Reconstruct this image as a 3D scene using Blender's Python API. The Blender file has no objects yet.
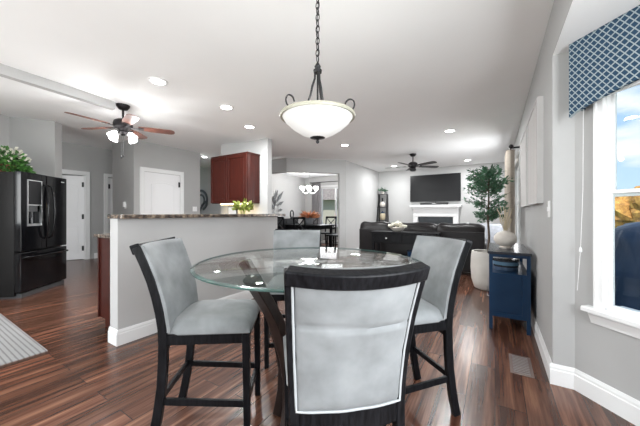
import bpy, bmesh, math, random
from mathutils import Vector, Matrix
PI = math.pi
R = math.radians
SC = bpy.context.scene
COL = SC.collection
rnd = random.Random(7)

# ------------------------------------------------------------------ camera
cd = bpy.data.cameras.new('camera'); cam = bpy.data.objects.new('camera', cd); COL.objects.link(cam)
cam.location = (0, 0, 1.15); cam.rotation_euler = (R(90), 0, R(32))
cd.lens = 15.75; cd.sensor_width = 36; cd.clip_start = 0.02; cd.clip_end = 300
SC.camera = cam

# ------------------------------------------------------------------ exposure
SC.view_settings.view_transform = 'Standard'
SC.view_settings.look = 'None'
SC.view_settings.exposure = 1.13
SC.view_settings.gamma = 1.0
SC.cycles.use_denoising = True
SC.cycles.max_bounces = 10
SC.cycles.diffuse_bounces = 6
SC.cycles.transparent_max_bounces = 12
SC.cycles.sample_clamp_indirect = 6

# ------------------------------------------------------------------ sky
W = bpy.data.worlds.new('sky'); SC.world = W; W.use_nodes = True
nt = W.node_tree; nt.nodes.clear()
def wn(t): return nt.nodes.new(t)
o = wn('ShaderNodeOutputWorld'); bg = wn('ShaderNodeBackground'); tc = wn('ShaderNodeTexCoord')
sep = wn('ShaderNodeSeparateXYZ'); nt.links.new(tc.outputs['Generated'], sep.inputs[0])
gr = wn('ShaderNodeValToRGB'); gr.color_ramp.elements[0].position = 0.0; gr.color_ramp.elements[0].color = (.62, .80, .95, 1)
gr.color_ramp.elements[1].position = .5; gr.color_ramp.elements[1].color = (.16, .40, .80, 1)
nt.links.new(sep.outputs['Z'], gr.inputs[0])
mp = wn('ShaderNodeMapping'); mp.inputs['Scale'].default_value = (2.2, 2.2, 7); mp.inputs['Location'].default_value = (.3, .9, .2)
nt.links.new(tc.outputs['Generated'], mp.inputs[0])
nz = wn('ShaderNodeTexNoise'); nz.inputs['Scale'].default_value = 1.6; nz.inputs['Detail'].default_value = 6
nt.links.new(mp.outputs[0], nz.inputs['Vector'])
cr = wn('ShaderNodeValToRGB'); cr.color_ramp.elements[0].position = .47; cr.color_ramp.elements[1].position = .62
nt.links.new(nz.outputs['Fac'], cr.inputs[0])
mx = wn('ShaderNodeMixRGB'); mx.inputs[2].default_value = (.95, .97, 1, 1)
nt.links.new(cr.outputs[0], mx.inputs[0]); nt.links.new(gr.outputs[0], mx.inputs[1])
nt.links.new(mx.outputs[0], bg.inputs[0]); bg.inputs[1].default_value = .56; nt.links.new(bg.outputs[0], o.inputs[0])

def light(name, kind, loc, energy, size=1, sizey=None, rot=(0, 0, 0), col=(1, 1, 1), parent=None, shape=None):
    l = bpy.data.lights.new(name, kind); l.energy = energy; l.color = col
    if kind == 'AREA':
        l.size = size; l.shape = shape or 'RECTANGLE'
        if l.shape == 'RECTANGLE': l.size_y = sizey or size
    elif kind != 'SUN': l.shadow_soft_size = size
    ob = bpy.data.objects.new(name, l); COL.objects.link(ob); ob.location = loc; ob.rotation_euler = rot
    if parent: ob.parent = parent
    return ob
# outdoor sun, high behind the house
s = light('sun', 'SUN', (0, 0, 8), 2.2, rot=(R(40), 0, R(-20)), col=(1, .95, .88)); s.data.angle = R(1)
# daylight entering through the patio doors behind the camera, the bay and the other windows
light('patio_daylight', 'AREA', (-2.6, -2.85, 1.15), 72, 3.8, 2.1, rot=(R(118), 0, 0), col=(.98, 1, 1))
light('kitchen_daylight', 'AREA', (-5.4, -2.85, 1.5), 30, 1.5, 1.25, rot=(R(112), 0, 0), col=(.98, 1, 1))
light('bay_daylight', 'AREA', (1.28, .1, 1.35), 52, 1.6, 1.5, rot=(R(90), 0, R(90)), col=(.95, .98, 1))
light('dining_daylight', 'AREA', (-5.1, 9.12, 1.4), 9, 1.3, 1.4, rot=(R(-90), 0, 0), col=(.97, .98, 1))
light('living_daylight', 'AREA', (.30, 6.35, 1.3), 24, 1.2, 1.3, rot=(R(88), 0, R(90)), col=(.97, .98, 1))

# ------------------------------------------------------------------ materials
def newmat(name):
    m = bpy.data.materials.new(name); m.use_nodes = True
    return m, m.node_tree, m.node_tree.nodes['Principled BSDF']
def L(t, a, b): t.links.new(a, b)
def pm(name, col, rough=.5, metal=0, var=0, scale=8, stretch=(1, 1, 1), bump=0, coat=0, sheen=0, emit=0, ecol=None, spec=None, detail=4):
    m, t, b = newmat(name)
    b.inputs['Roughness'].default_value = rough; b.inputs['Metallic'].default_value = metal
    b.inputs['Coat Weight'].default_value = coat; b.inputs['Sheen Weight'].default_value = sheen
    if spec is not None: b.inputs['Specular IOR Level'].default_value = spec
    if emit:
        b.inputs['Emission Color'].default_value = (*(ecol or col), 1); b.inputs['Emission Strength'].default_value = emit
    b.inputs['Base Color'].default_value = (*col, 1)
    if var or bump:
        tc = t.nodes.new('ShaderNodeTexCoord'); mp = t.nodes.new('ShaderNodeMapping'); mp.inputs['Scale'].default_value = stretch
        n = t.nodes.new('ShaderNodeTexNoise'); n.inputs['Scale'].default_value = scale; n.inputs['Detail'].default_value = detail
        L(t, tc.outputs['Object'], mp.inputs[0]); L(t, mp.outputs[0], n.inputs['Vector'])
        if var:
            r = t.nodes.new('ShaderNodeValToRGB'); e = r.color_ramp.elements
            e[0].position = .3; e[1].position = .7
            e[0].color = (*[max(0, c * (1 - var)) for c in col], 1); e[1].color = (*[min(1, c * (1 + var)) for c in col], 1)
            L(t, n.outputs['Fac'], r.inputs[0]); L(t, r.outputs[0], b.inputs['Base Color'])
        if bump:
            bp = t.nodes.new('ShaderNodeBump'); bp.inputs['Strength'].default_value = bump; bp.inputs['Distance'].default_value = .01
            L(t, n.outputs['Fac'], bp.inputs['Height']); L(t, bp.outputs[0], b.inputs['Normal'])
    return m

M = {}
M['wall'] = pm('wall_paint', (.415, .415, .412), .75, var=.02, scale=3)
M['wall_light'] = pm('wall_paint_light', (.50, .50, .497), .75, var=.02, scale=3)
M['ceiling'] = pm('ceiling_paint', (.90, .91, .91), .85, var=.01, scale=2)
M['trim'] = pm('white_trim', (.80, .805, .805), .4)
M['door'] = pm('white_door', (.82, .82, .83), .42)
M['blackwood'] = pm('black_wood', (.007, .0072, .0085), .36, var=.6, scale=14, stretch=(6, 6, 1), bump=.12, spec=.13)
M['legwood'] = pm('table_leg_wood', (.022, .014, .012), .3, var=.5, scale=10, stretch=(4, 4, 1), spec=.35)
M['velvet'] = pm('grey_velvet', (.205, .216, .221), .75, var=.27, scale=7, bump=.08, sheen=.08)
M['velvet_trim'] = pm('pale_piping', (.36, .38, .39), .6)
M['cherry'] = pm('cherry_wood', (.046, .0078, .0046), .33, var=.25, scale=5, stretch=(7, 7, 1), spec=.3)
M['fridge'] = pm('gloss_black', (.004, .004, .005), .08, spec=.38)
M['fridge_side'] = pm('satin_black', (.006, .0055, .0055), .35, spec=.25)
M['fridge_grey'] = pm('dark_plastic', (.05, .052, .055), .3)
M['bronze'] = pm('dark_bronze', (.018, .016, .018), .4, metal=.6)
M['chain'] = pm('dark_iron', (.03, .03, .032), .45, metal=.7)
M['blade'] = pm('fan_blade_wood', (.10, .035, .022), .35, var=.3, scale=6, stretch=(1, 8, 8))
M['blade_dark'] = pm('dark_blade', (.03, .028, .028), .45)
M['chrome'] = pm('brushed_nickel', (.6, .6, .6), .28, metal=1)
M['blackmetal'] = pm('black_metal', (.012, .012, .013), .4)
M['bowl'] = pm('frosted_glass', (.62, .615, .60), .35, emit=.17, ecol=(1, .98, .95))
M['rim'] = pm('cream_rim', (.42, .41, .33), .4)
M['lit'] = pm('lit_shade', (1, 1, 1), .4, emit=7, ecol=(1, .98, .95))
M['lens'] = pm('lit_lens', (1, 1, 1), .4, emit=9, ecol=(1, .98, .95))
M['plastic'] = pm('white_plastic', (.82, .82, .82), .35)
M['screen'] = pm('tv_screen', (.008, .008, .009), .3, spec=.2)
M['leather'] = pm('dark_leather', (.007, .0055, .006), .36, var=.3, scale=12, bump=.15, spec=.28)
M['navy'] = pm('navy_paint', (.006, .032, .082), .4, var=.05, scale=4, spec=.3)
M['navy_top'] = pm('dark_top', (.03, .035, .045), .25)
M['ceramic'] = pm('cream_ceramic', (.62, .58, .53), .55, var=.05, scale=20)
M['planter'] = pm('cream_planter', (.66, .64, .60), .6, var=.04, scale=10)
M['soil'] = pm('soil', (.05, .035, .025), .9, var=.4, scale=40)
M['leaf'] = pm('olive_leaf', (.06, .15, .085), .5, var=.5, scale=9)
M['leaf_bright'] = pm('bright_leaf', (.06, .17, .035), .45, var=.95, scale=14)
M['leaf_yellow'] = pm('yellow_green_leaf', (.20, .24, .04), .5, var=.4, scale=14)
M['bark'] = pm('bark', (.10, .075, .055), .85, var=.3, scale=30)
M['curtain'] = pm('beige_curtain', (.48, .42, .36), .85, var=.06, scale=30)
M['curtain_grey'] = pm('grey_curtain', (.22, .21, .22), .85, var=.06, scale=30)
M['flower'] = pm('white_flower', (.66, .64, .55), .7, var=.25, scale=60)
M['orange'] = pm('orange_foliage', (.55, .22, .10), .7, var=.3, scale=20)
M['pampas'] = pm('dry_grass', (.50, .43, .30), .8)
M['navy_fabric'] = pm('navy_cover', (.007, .017, .040), .42, var=.35, scale=3, bump=.3)
M['grey_fabric'] = pm('grey_fabric', (.25, .26, .28), .85, var=.15, scale=25)
M['brick'] = pm('firebox', (.02, .028, .036), .35, var=.4, scale=10)
M['book'] = pm('book_cover', (.6, .6, .6), .6)
M['terracotta'] = pm('woven_basket', (.22, .10, .06), .8, var=.3, scale=50)
M['deck'] = pm('deck', (.22, .19, .16), .8, var=.2, scale=6)
M['grass'] = pm('lawn', (.10, .15, .05), .95, var=.3, scale=3)
M['shingle'] = pm('roof_shingle', (.25, .21, .19), .9, var=.25, scale=6)
M['siding'] = pm('house_siding', (.5, .45, .38), .8, var=.05)
M['paper'] = pm('canvas_white', (.58, .575, .57), .8, var=.05, scale=3)
M['warm_led'] = pm('warm_strip', (1, .85, .55), .5, emit=5, ecol=(1, .78, .4))

def granite():
    m, t, b = newmat('granite')
    tc = t.nodes.new('ShaderNodeTexCoord'); n = t.nodes.new('ShaderNodeTexNoise'); n.inputs['Scale'].default_value = 26; n.inputs['Detail'].default_value = 8
    L(t, tc.outputs['Object'], n.inputs['Vector'])
    r = t.nodes.new('ShaderNodeValToRGB'); e = r.color_ramp.elements
    e[0].position = .36; e[0].color = (.02, .018, .017, 1); e[1].position = .72; e[1].color = (.34, .27, .20, 1)
    x = r.color_ramp.elements.new(.5); x.color = (.10, .075, .06, 1)
    L(t, n.outputs['Fac'], r.inputs[0]); L(t, r.outputs[0], b.inputs['Base Color']); b.inputs['Roughness'].default_value = .18
    return m
M['granite'] = granite()

def wood_floor():
    m, t, b = newmat('plank_floor')
    N = t.nodes.new
    tc = N('ShaderNodeTexCoord'); sp = N('ShaderNodeSeparateXYZ'); L(t, tc.outputs['Object'], sp.inputs[0])
    cb = N('ShaderNodeCombineXYZ'); L(t, sp.outputs['Y'], cb.inputs['X']); L(t, sp.outputs['X'], cb.inputs['Y'])
    br = N('ShaderNodeTexBrick'); br.offset = .37; br.offset_frequency = 2; br.squash = 1
    br.inputs['Color1'].default_value = (0, 0, 0, 1); br.inputs['Color2'].default_value = (1, 1, 1, 1); br.inputs['Mortar'].default_value = (.5, .5, .5, 1)
    br.inputs['Scale'].default_value = 1; br.inputs['Mortar Size'].default_value = .0022; br.inputs['Mortar Smooth'].default_value = .2
    br.inputs['Bias'].default_value = 0; br.inputs['Brick Width'].default_value = 1.22; br.inputs['Row Height'].default_value = .155
    L(t, cb.outputs[0], br.inputs['Vector'])
    # streaks along the planks, shifted from plank to plank
    ml = N('ShaderNodeMath'); ml.operation = 'MULTIPLY'; ml.inputs[1].default_value = 37.0; L(t, br.outputs['Color'], ml.inputs[0])
    cb2 = N('ShaderNodeCombineXYZ')
    mx_ = N('ShaderNodeMath'); mx_.operation = 'MULTIPLY'; mx_.inputs[1].default_value = 13.0; L(t, sp.outputs['X'], mx_.inputs[0])
    my_ = N('ShaderNodeMath'); my_.operation = 'MULTIPLY'; my_.inputs[1].default_value = .55; L(t, sp.outputs['Y'], my_.inputs[0])
    L(t, mx_.outputs[0], cb2.inputs['X']); L(t, my_.outputs[0], cb2.inputs['Y']); L(t, ml.outputs[0], cb2.inputs['Z'])
    n1 = N('ShaderNodeTexNoise'); n1.inputs['Scale'].default_value = 1.9; n1.inputs['Detail'].default_value = 5; n1.inputs['Roughness'].default_value = .6
    L(t, cb2.outputs[0], n1.inputs['Vector'])
    r = N('ShaderNodeValToRGB'); e = r.color_ramp.elements
    e[0].position = .30; e[0].color = (.034, .014, .010, 1); e[1].position = .80; e[1].color = (.32, .165, .098, 1)
    x = e.new(.46); x.color = (.082, .033, .020, 1); x = e.new(.60); x.color = (.152, .069, .043, 1)
    L(t, n1.outputs['Fac'], r.inputs[0])
    hs = N('ShaderNodeHueSaturation'); L(t, r.outputs[0], hs.inputs['Color'])
    mr = N('ShaderNodeMapRange'); mr.inputs['To Min'].default_value = .75; mr.inputs['To Max'].default_value = 1.3; L(t, br.outputs['Color'], mr.inputs['Value'])
    L(t, mr.outputs[0], hs.inputs['Value'])
    mm = N('ShaderNodeMixRGB'); mm.inputs[2].default_value = (.02, .01, .008, 1); L(t, br.outputs['Fac'], mm.inputs[0]); L(t, hs.outputs[0], mm.inputs[1])
    L(t, mm.outputs[0], b.inputs['Base Color'])
    b.inputs['Roughness'].default_value = .26; b.inputs['Specular IOR Level'].default_value = .5
    bp = N('ShaderNodeBump'); bp.inputs['Strength'].default_value = .08; bp.inputs['Distance'].default_value = .004
    L(t, n1.outputs['Fac'], bp.inputs['Height']); L(t, bp.outputs[0], b.inputs['Normal'])
    return m
M['floor'] = wood_floor()

def lattice():
    m, t, b = newmat('lattice_fabric'); N = t.nodes.new
    tc = N('ShaderNodeTexCoord'); sp = N('ShaderNodeSeparateXYZ'); L(t, tc.outputs['Object'], sp.inputs[0])
    zz = N('ShaderNodeMath'); zz.operation = 'MULTIPLY_ADD'; zz.inputs[1].default_value = .40; L(t, sp.outputs['X'], zz.inputs[0]); L(t, sp.outputs['Z'], zz.inputs[2])
    outs = []
    for op in ('ADD', 'SUBTRACT'):
        a = N('ShaderNodeMath'); a.operation = op; L(t, sp.outputs['X'], a.inputs[0]); L(t, zz.outputs[0], a.inputs[1])
        s = N('ShaderNodeMath'); s.operation = 'DIVIDE'; s.inputs[1].default_value = .041; L(t, a.outputs[0], s.inputs[0])
        f = N('ShaderNodeMath'); f.operation = 'PINGPONG'; f.inputs[1].default_value = .5; L(t, s.outputs[0], f.inputs[0])
        g = N('ShaderNodeMath'); g.operation = 'LESS_THAN'; g.inputs[1].default_value = .105; L(t, f.outputs[0], g.inputs[0]); outs.append(g)
    mxx = N('ShaderNodeMath'); mxx.operation = 'MAXIMUM'; L(t, outs[0].outputs[0], mxx.inputs[0]); L(t, outs[1].outputs[0], mxx.inputs[1])
    mm = N('ShaderNodeMixRGB'); mm.inputs[1].default_value = (.007, .042, .088, 1); mm.inputs[2].default_value = (.29, .34, .36, 1)
    L(t, mxx.outputs[0], mm.inputs[0]); L(t, mm.outputs[0], b.inputs['Base Color']); b.inputs['Roughness'].default_value = .8
    return m
M['lattice'] = lattice()

def stripes(name, axis, per, c1, c2, duty=.5, rough=.9):
    m, t, b = newmat(name); N = t.nodes.new
    tc = N('ShaderNodeTexCoord'); sp = N('ShaderNodeSeparateXYZ'); L(t, tc.outputs['Object'], sp.inputs[0])
    s = N('ShaderNodeMath'); s.operation = 'DIVIDE'; s.inputs[1].default_value = per; L(t, sp.outputs[axis], s.inputs[0])
    f = N('ShaderNodeMath'); f.operation = 'FRACT'; L(t, s.outputs[0], f.inputs[0])
    n = N('ShaderNodeTexNoise'); n.inputs['Scale'].default_value = 30; L(t, tc.outputs['Object'], n.inputs['Vector'])
    ad = N('ShaderNodeMath'); ad.operation = 'MULTIPLY_ADD'; ad.inputs[1].default_value = .35; L(t, n.outputs['Fac'], ad.inputs[0]); L(t, f.outputs[0], ad.inputs[2])
    r = N('ShaderNodeValToRGB'); e = r.color_ramp.elements; e[0].position = duty; e[1].position = min(1, duty + .15)
    e[0].color = (*c1, 1); e[1].color = (*c2, 1); L(t, ad.outputs[0], r.inputs[0]); L(t, r.outputs[0], b.inputs['Base Color'])
    b.inputs['Roughness'].default_value = rough
    return m
M['rug'] = stripes('striped_rug', 'Y', .032, (.27, .27, .27), (.15, .148, .15), .80)
M['art'] = stripes('pale_abstract', 'X', .16, (.56, .55, .54), (.47, .44, .435), .85)

def thin_glass(name, tint, strength, ior=1.5):
    m = bpy.data.materials.new(name); m.use_nodes = True; t = m.node_tree; t.nodes.clear(); N = t.nodes.new
    o = N('ShaderNodeOutputMaterial'); tr = N('ShaderNodeBsdfTransparent'); tr.inputs[0].default_value = (*tint, 1)
    gl = N('ShaderNodeBsdfGlossy'); gl.inputs['Roughness'].default_value = .02; gl.inputs[0].default_value = (1, 1, 1, 1)
    fr = N('ShaderNodeFresnel'); fr.inputs[0].default_value = ior
    ml = N('ShaderNodeMath'); ml.operation = 'MULTIPLY'; ml.inputs[1].default_value = strength; L(t, fr.outputs[0], ml.inputs[0])
    mx = N('ShaderNodeMixShader'); L(t, ml.outputs[0], mx.inputs[0]); L(t, tr.outputs[0], mx.inputs[1]); L(t, gl.outputs[0], mx.inputs[2]); L(t, mx.outputs[0], o.inputs[0])
    return m
M['pane'] = thin_glass('window_glass', (.96, .98, .98), .3)
M['glass'] = thin_glass('table_glass', (.95, .975, .965), .42)
M['glass_edge'] = pm('green_glass_edge', (.045, .105, .095), .12, var=.4, scale=7, coat=.5)

def autumn(name, a, b_, c):
    m, t, b = newmat(name); N = t.nodes.new
    tc = N('ShaderNodeTexCoord'); n = N('ShaderNodeTexNoise'); n.inputs['Scale'].default_value = 1.6; n.inputs['Detail'].default_value = 5; n.inputs['Roughness'].default_value = .75
    L(t, tc.outputs['Object'], n.inputs['Vector'])
    r = N('ShaderNodeValToRGB'); e = r.color_ramp.elements; e[0].position = .35; e[1].position = .65; e[0].color = (*a, 1); e[1].color = (*b_, 1)
    x = e.new(.5); x.color = (*c, 1); L(t, n.outputs['Fac'], r.inputs[0]); L(t, r.outputs[0], b.inputs['Base Color']); b.inputs['Roughness'].default_value = .9
    return m
M['autumn'] = autumn('autumn_crown', (.20, .12, .05), (.75, .50, .14), (.55, .28, .08))
M['autumn_b'] = autumn('autumn_crown_green', (.12, .14, .06), (.72, .60, .30), (.40, .33, .12))

# ------------------------------------------------------------------ mesh helpers
class MB:
    def __init__(s, mat=None): s.bm = bmesh.new(); s.M = mat or Matrix()
    def v(s, p): return s.bm.verts.new(s.M @ Vector(p))
    def f(s, vs, mi=0):
        try: fc = s.bm.faces.new(vs); fc.material_index = mi; return fc
        except ValueError: return None
    def box(s, x0, x1, y0, y1, z0, z1):
        v = [s.v((x, y, z)) for z in (z0, z1) for y in (y0, y1) for x in (x0, x1)]
        for q in ((0, 2, 3, 1), (4, 5, 7, 6), (0, 1, 5, 4), (2, 6, 7, 3), (0, 4, 6, 2), (1, 3, 7, 5)): s.f([v[i] for i in q])
        return s
    def hexa(s, p):
        v = [s.v(q) for q in p]
        for q in ((0, 3, 2, 1), (4, 5, 6, 7), (0, 1, 5, 4), (1, 2, 6, 5), (2, 3, 7, 6), (3, 0, 4, 7)): s.f([v[i] for i in q])
        return s
    def prism(s, poly, a, b, ax='z'):
        def P(u, w, t): return {'z': (u, w, t), 'y': (u, t, w), 'x': (t, u, w)}[ax]
        lo = [s.v(P(u, w, a)) for u, w in poly]; hi = [s.v(P(u, w, b)) for u, w in poly]; n = len(poly)
        s.f(lo[::-1]); s.f(hi)
        for i in range(n): s.f([lo[i], lo[(i + 1) % n], hi[(i + 1) % n], hi[i]])
        return s
    def sweep(s, path, prof, side=None, closed=False, scale=None):
        """prof points (a,b) laid along (side, up) of each path point"""
        P = [Vector(p) for p in path]; n = len(P); rings = []
        prev = None
        for i, p in enumerate(P):
            a = P[(i - 1) % n] if (closed or i > 0) else P[i]; c = P[(i + 1) % n] if (closed or i < n - 1) else P[i]
            t = (c - a).normalized()
            if side is not None: sd = Vector(side); sd = (sd - sd.dot(t) * t).normalized()
            elif prev is None:
                ref = Vector((0, 0, 1)) if abs(t.z) < .9 else Vector((1, 0, 0)); sd = t.cross(ref).normalized()
            else: sd = (prev - prev.dot(t) * t).normalized()
            prev = sd; up = t.cross(sd)
            k = scale[i] if scale else 1
            rings.append([s.v(p + sd * a_ * k + up * b_ * k) for a_, b_ in prof])
        m = len(prof)
        for i in range(n if closed else n - 1):
            A, B = rings[i], rings[(i + 1) % n]
            for j in range(m): s.f([A[j], A[(j + 1) % m], B[(j + 1) % m], B[j]])
        if not closed: s.f(rings[0][::-1]); s.f(rings[-1])
        return s
    def rect(s, path, w, h, side=None, scale=None, closed=False):
        return s.sweep(path, [(-w / 2, -h / 2), (w / 2, -h / 2), (w / 2, h / 2), (-w / 2, h / 2)], side, closed, scale)
    def tube(s, path, r, n=8, closed=False, scale=None):
        return s.sweep(path, [(r * math.cos(2 * PI * k / n), r * math.sin(2 * PI * k / n)) for k in range(n)], None, closed, scale)
    def lathe(s, prof, n=28, c=(0, 0, 0), close=True):
        rings = []
        for r, z in prof:
            rings.append([s.v((c[0] + max(r, 1e-4) * math.cos(2 * PI * k / n), c[1] + max(r, 1e-4) * math.sin(2 * PI * k / n), c[2] + z)) for k in range(n)])
        for A, B in zip(rings, rings[1:]):
            for k in range(n): s.f([A[k], A[(k + 1) % n], B[(k + 1) % n], B[k]])
        if close: s.f(rings[0][::-1]); s.f(rings[-1])
        return s
    def slab(s, f, nu, nv, t):
        """closed sheet: f(u,v)->front point, t(u,v)->offset vector to the back"""
        F = [[s.v(f(i / nu, j / nv)) for j in range(nv + 1)] for i in range(nu + 1)]
        B = [[s.v(Vector(f(i / nu, j / nv)) + Vector(t(i / nu, j / nv) if callable(t) else t)) for j in range(nv + 1)] for i in range(nu + 1)]
        for i in range(nu):
            for j in range(nv):
                s.f([F[i][j], F[i + 1][j], F[i + 1][j + 1], F[i][j + 1]]); s.f([B[i][j], B[i][j + 1], B[i + 1][j + 1], B[i + 1][j]])
        for i in range(nu):
            s.f([F[i][0], B[i][0], B[i + 1][0], F[i + 1][0]]); s.f([F[i][nv], F[i + 1][nv], B[i + 1][nv], B[i][nv]])
        for j in range(nv):
            s.f([F[0][j], F[0][j + 1], B[0][j + 1], B[0][j]]); s.f([F[nu][j], B[nu][j], B[nu][j + 1], F[nu][j + 1]])
        return s
    def ball(s, c, rx, ry, rz, nu=14, nv=8, jit=0):
        rings = []
        for j in range(nv + 1):
            th = PI * j / nv; q = []
            for k in range(nu):
                ph = 2 * PI * k / nu; e = 1 + (rnd.uniform(-jit, jit) if jit else 0)
                q.append(s.v((c[0] + rx * e * max(math.sin(th), 1e-3) * math.cos(ph), c[1] + ry * e * max(math.sin(th), 1e-3) * math.sin(ph), c[2] + rz * e * math.cos(th))))
            rings.append(q)
        for A, B in zip(rings, rings[1:]):
            for k in range(nu): s.f([A[k], B[k], B[(k + 1) % nu], A[(k + 1) % nu]])
        return s
    def leaf(s, p, d, l, w):
        d = Vector(d).normalized(); ref = Vector((rnd.uniform(-1, 1), rnd.uniform(-1, 1), rnd.uniform(-1, 1)))
        sd = d.cross(ref)
        if sd.length < 1e-3: sd = d.cross(Vector((1, 0, 0)))
        sd.normalize(); up = d.cross(sd); p = Vector(p)
        a = s.v(p); b = s.v(p + d * l * .5 + sd * w + up * w * .3); c = s.v(p + d * l); e = s.v(p + d * l * .5 - sd * w + up * w * .3)
        s.f([a, b, c]); s.f([a, c, e])
        return s
    def build(s, name, mat, parent=None, smooth=None, bevel=0, sub=0, loc=None, seg=2):
        bm = s.bm; bmesh.ops.recalc_face_normals(bm, faces=bm.faces)
        me = bpy.data.meshes.new(name); bm.to_mesh(me); bm.free()
        for m in (mat if isinstance(mat, (list, tuple)) else [mat]): me.materials.append(m)
        if smooth:
            for p in me.polygons: p.use_smooth = True
            me.set_sharp_from_angle(angle=R(smooth))
        ob = bpy.data.objects.new(name, me); COL.objects.link(ob)
        if parent: ob.parent = parent
        if loc: ob.location = loc
        if bevel:
            b = ob.modifiers.new('bevel', 'BEVEL'); b.width = bevel; b.segments = seg; b.limit_method = 'ANGLE'; b.angle_limit = R(40)
        if sub:
            b = ob.modifiers.new('sub', 'SUBSURF'); b.levels = sub; b.render_levels = sub
        return ob

def tag(o, label=None, cat=None, group=None, kind=None):
    if label: o['label'] = label
    if cat: o['category'] = cat
    if group: o['group'] = group
    if kind: o['kind'] = kind
    return o
def thing(name, label, cat, loc=(0, 0, 0), rz=0, group=None):
    o = bpy.data.objects.new(name, None); COL.objects.link(o); o.empty_display_size = .1
    o.location = loc; o.rotation_euler = (0, 0, rz)
    return tag(o, label, cat, group)
def struct_empty(name, label=None, loc=(0, 0, 0), rz=0):
    o = bpy.data.objects.new(name, None); COL.objects.link(o); o.location = loc; o.rotation_euler = (0, 0, rz)
    return tag(o, label, None, None, 'structure')
def st(o): o['kind'] = 'structure'; return o
def copy_tree(o, parent=None):
    c = o.copy(); COL.objects.link(c)
    if parent: c.parent = parent
    for ch in [q for q in bpy.data.objects if q.parent == o]: copy_tree(ch, c)
    return c
def face(az): return R(az - 90)          # local +y looks towards azimuth az

# ================================================================== THE SETTING
CEIL = 2.55
def slope(x): return CEIL + .06 * max(0, -4.14 - x)
st(MB().prism([(-11, -3), (.444, -3), (1.3145, -3), (1.3145, 1.470), (.444, 2.437), (.40, 2.437), (.40, 9.2), (-11, 9.2)], -.12, 0).build('floor', M['floor']))
# ceiling: flat over dining and living side, rising gently to the kitchen and hall
c = MB()
c.box(-4.14, .44, -3, 9.3, CEIL, CEIL + .1)
c.box(-6.5, -4.14, 5.5, 9.3, CEIL, CEIL + .1)
for (x0, x1, y0, y1) in ((-11, -4.14, -3, 5.5), (-11, -6.5, 5.5, 6.6)):
    z0, z1 = slope(x0), slope(x1)
    c.hexa([(x0, y0, z0), (x1, y0, z1), (x1, y1, z1), (x0, y1, z0), (x0, y0, z0 + .1), (x1, y0, z1 + .1), (x1, y1, z1 + .1), (x0, y1, z0 + .1)])
st(c.build('ceiling', M['ceiling']))
st(MB().hexa([(-3.45, -3, 2.45), (-4.05, 1.62, 2.455), (-4.13, 1.62, 2.455), (-3.53, -3, 2.45), (-3.45, -3, 2.60), (-4.05, 1.62, 2.60), (-4.13, 1.62, 2.60), (-3.53, -3, 2.60)]).build('ceiling_beam', M['wall_light']))
st(MB().box(.332, 1.6, -3, 2.50, 2.215, 2.28).build('ceiling_bay', M['ceiling']))

# right wall with a window opening further down
w = MB()
w.box(.330, .444, 2.437, 5.35, 0, 2.62); w.box(.330, .444, 6.9, 9.3, 0, 2.62)
w.box(.330, .444, 5.35, 6.9, 0, .55); w.box(.330, .444, 5.35, 6.9, 2.05, 2.62)
w.box(.330, .444, -3, 2.437, 2.22, 2.62)
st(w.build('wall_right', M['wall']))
# bay: angled facet with window, then the bay front
BM = Matrix.Translation((.444, 2.437, 0)) @ Matrix.Rotation(R(-48), 4, 'Z')   # local x along the facet, local -y towards the room
wl = MB(BM)
WS0, WS1, WZ0, WZ1 = .168, 1.02, .575, 2.02
wl.prism([(0, 0), (WS0, 0), (WS0, .05), (.02, .14), (0, .14)], 0, 2.25); wl.box(WS1, 1.301, 0, .14, 0, 2.2); wl.box(WS0, WS1, 0, .14, 0, WZ0); wl.box(WS0, WS1, 0, .14, WZ1, 2.25)
st(wl.build('wall_bay', M['wall']))
w = MB(); w.box(1.3145, 1.45, .75, 1.55, 0, 2.2); w.box(1.3145, 1.45, -.95, .75, 0, .55); w.box(1.3145, 1.45, -.95, .75, 2.1, 2.2); w.box(1.3145, 1.45, -3, -.95, 0, 2.2)
st(w.build('wall_bay_front', M['wall']))
# back wall behind the viewer, with openings for the patio doors and a kitchen window
w = MB()
for x0, x1, z0, z1 in ((-11, -6.3, 0, 2.9), (-4.5, -4.75, 0, 2.6), (-.5, 1.5, 0, 2.62)): w.box(min(x0, x1), max(x0, x1), -3.12, -3, z0, z1)
w.box(-6.3, -4.75, -3.12, -3, 0, .85); w.box(-6.3, -4.75, -3.12, -3, 2.15, 2.75); w.box(-4.5, -.5, -3.12, -3, 2.35, 2.6)
st(w.build('wall_back', M['wall_light']))
# far walls
w = MB(); w.box(-3.52, .444, 9.2, 9.35, 0, 2.62)
st(w.build('wall_far', M['wall_light']))
w = MB(); DX0, DX1, DZ0, DZ1 = -5.72, -4.45, .68, 2.12
w.box(-6.6, DX0, 9.2, 9.35, 0, 2.62); w.box(DX1, -3.52, 9.2, 9.35, 0, 2.62); w.box(DX0, DX1, 9.2, 9.35, 0, DZ0); w.box(DX0, DX1, 9.2, 9.35, DZ1, 2.62)
st(w.build('wall_dining_far', M['wall_light']))
st(MB().box(-3.50, -3.37, 6.70, 9.2, 0, 2.56).build('wall_living_left', M['wall_light']))
st(MB().box(-6.6, -6.45, 5.58, 9.2, 0, 2.72).build('wall_dining_left', M['wall_light']))
# diagonal archway wall: jamb and header
FM = Matrix.Translation((-3.37, 6.70, 0)) @ Matrix.Rotation(R(225), 4, 'Z')    # local x runs from the living wall towards the kitchen
w = MB(FM); fl = 1.584
w.box(0, .18, -.14, 0, 0, 2.56); w.box(.18, fl, -.14, 0, 2.20, 2.56)
w.M = Matrix(); w.box(-6.6, -4.49, 5.58, 5.72, 2.20, 2.66); w.box(-6.6, -6.15, 5.58, 5.72, 0, 2.20)
st(w.build('wall_archway', M['wall']))
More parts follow.
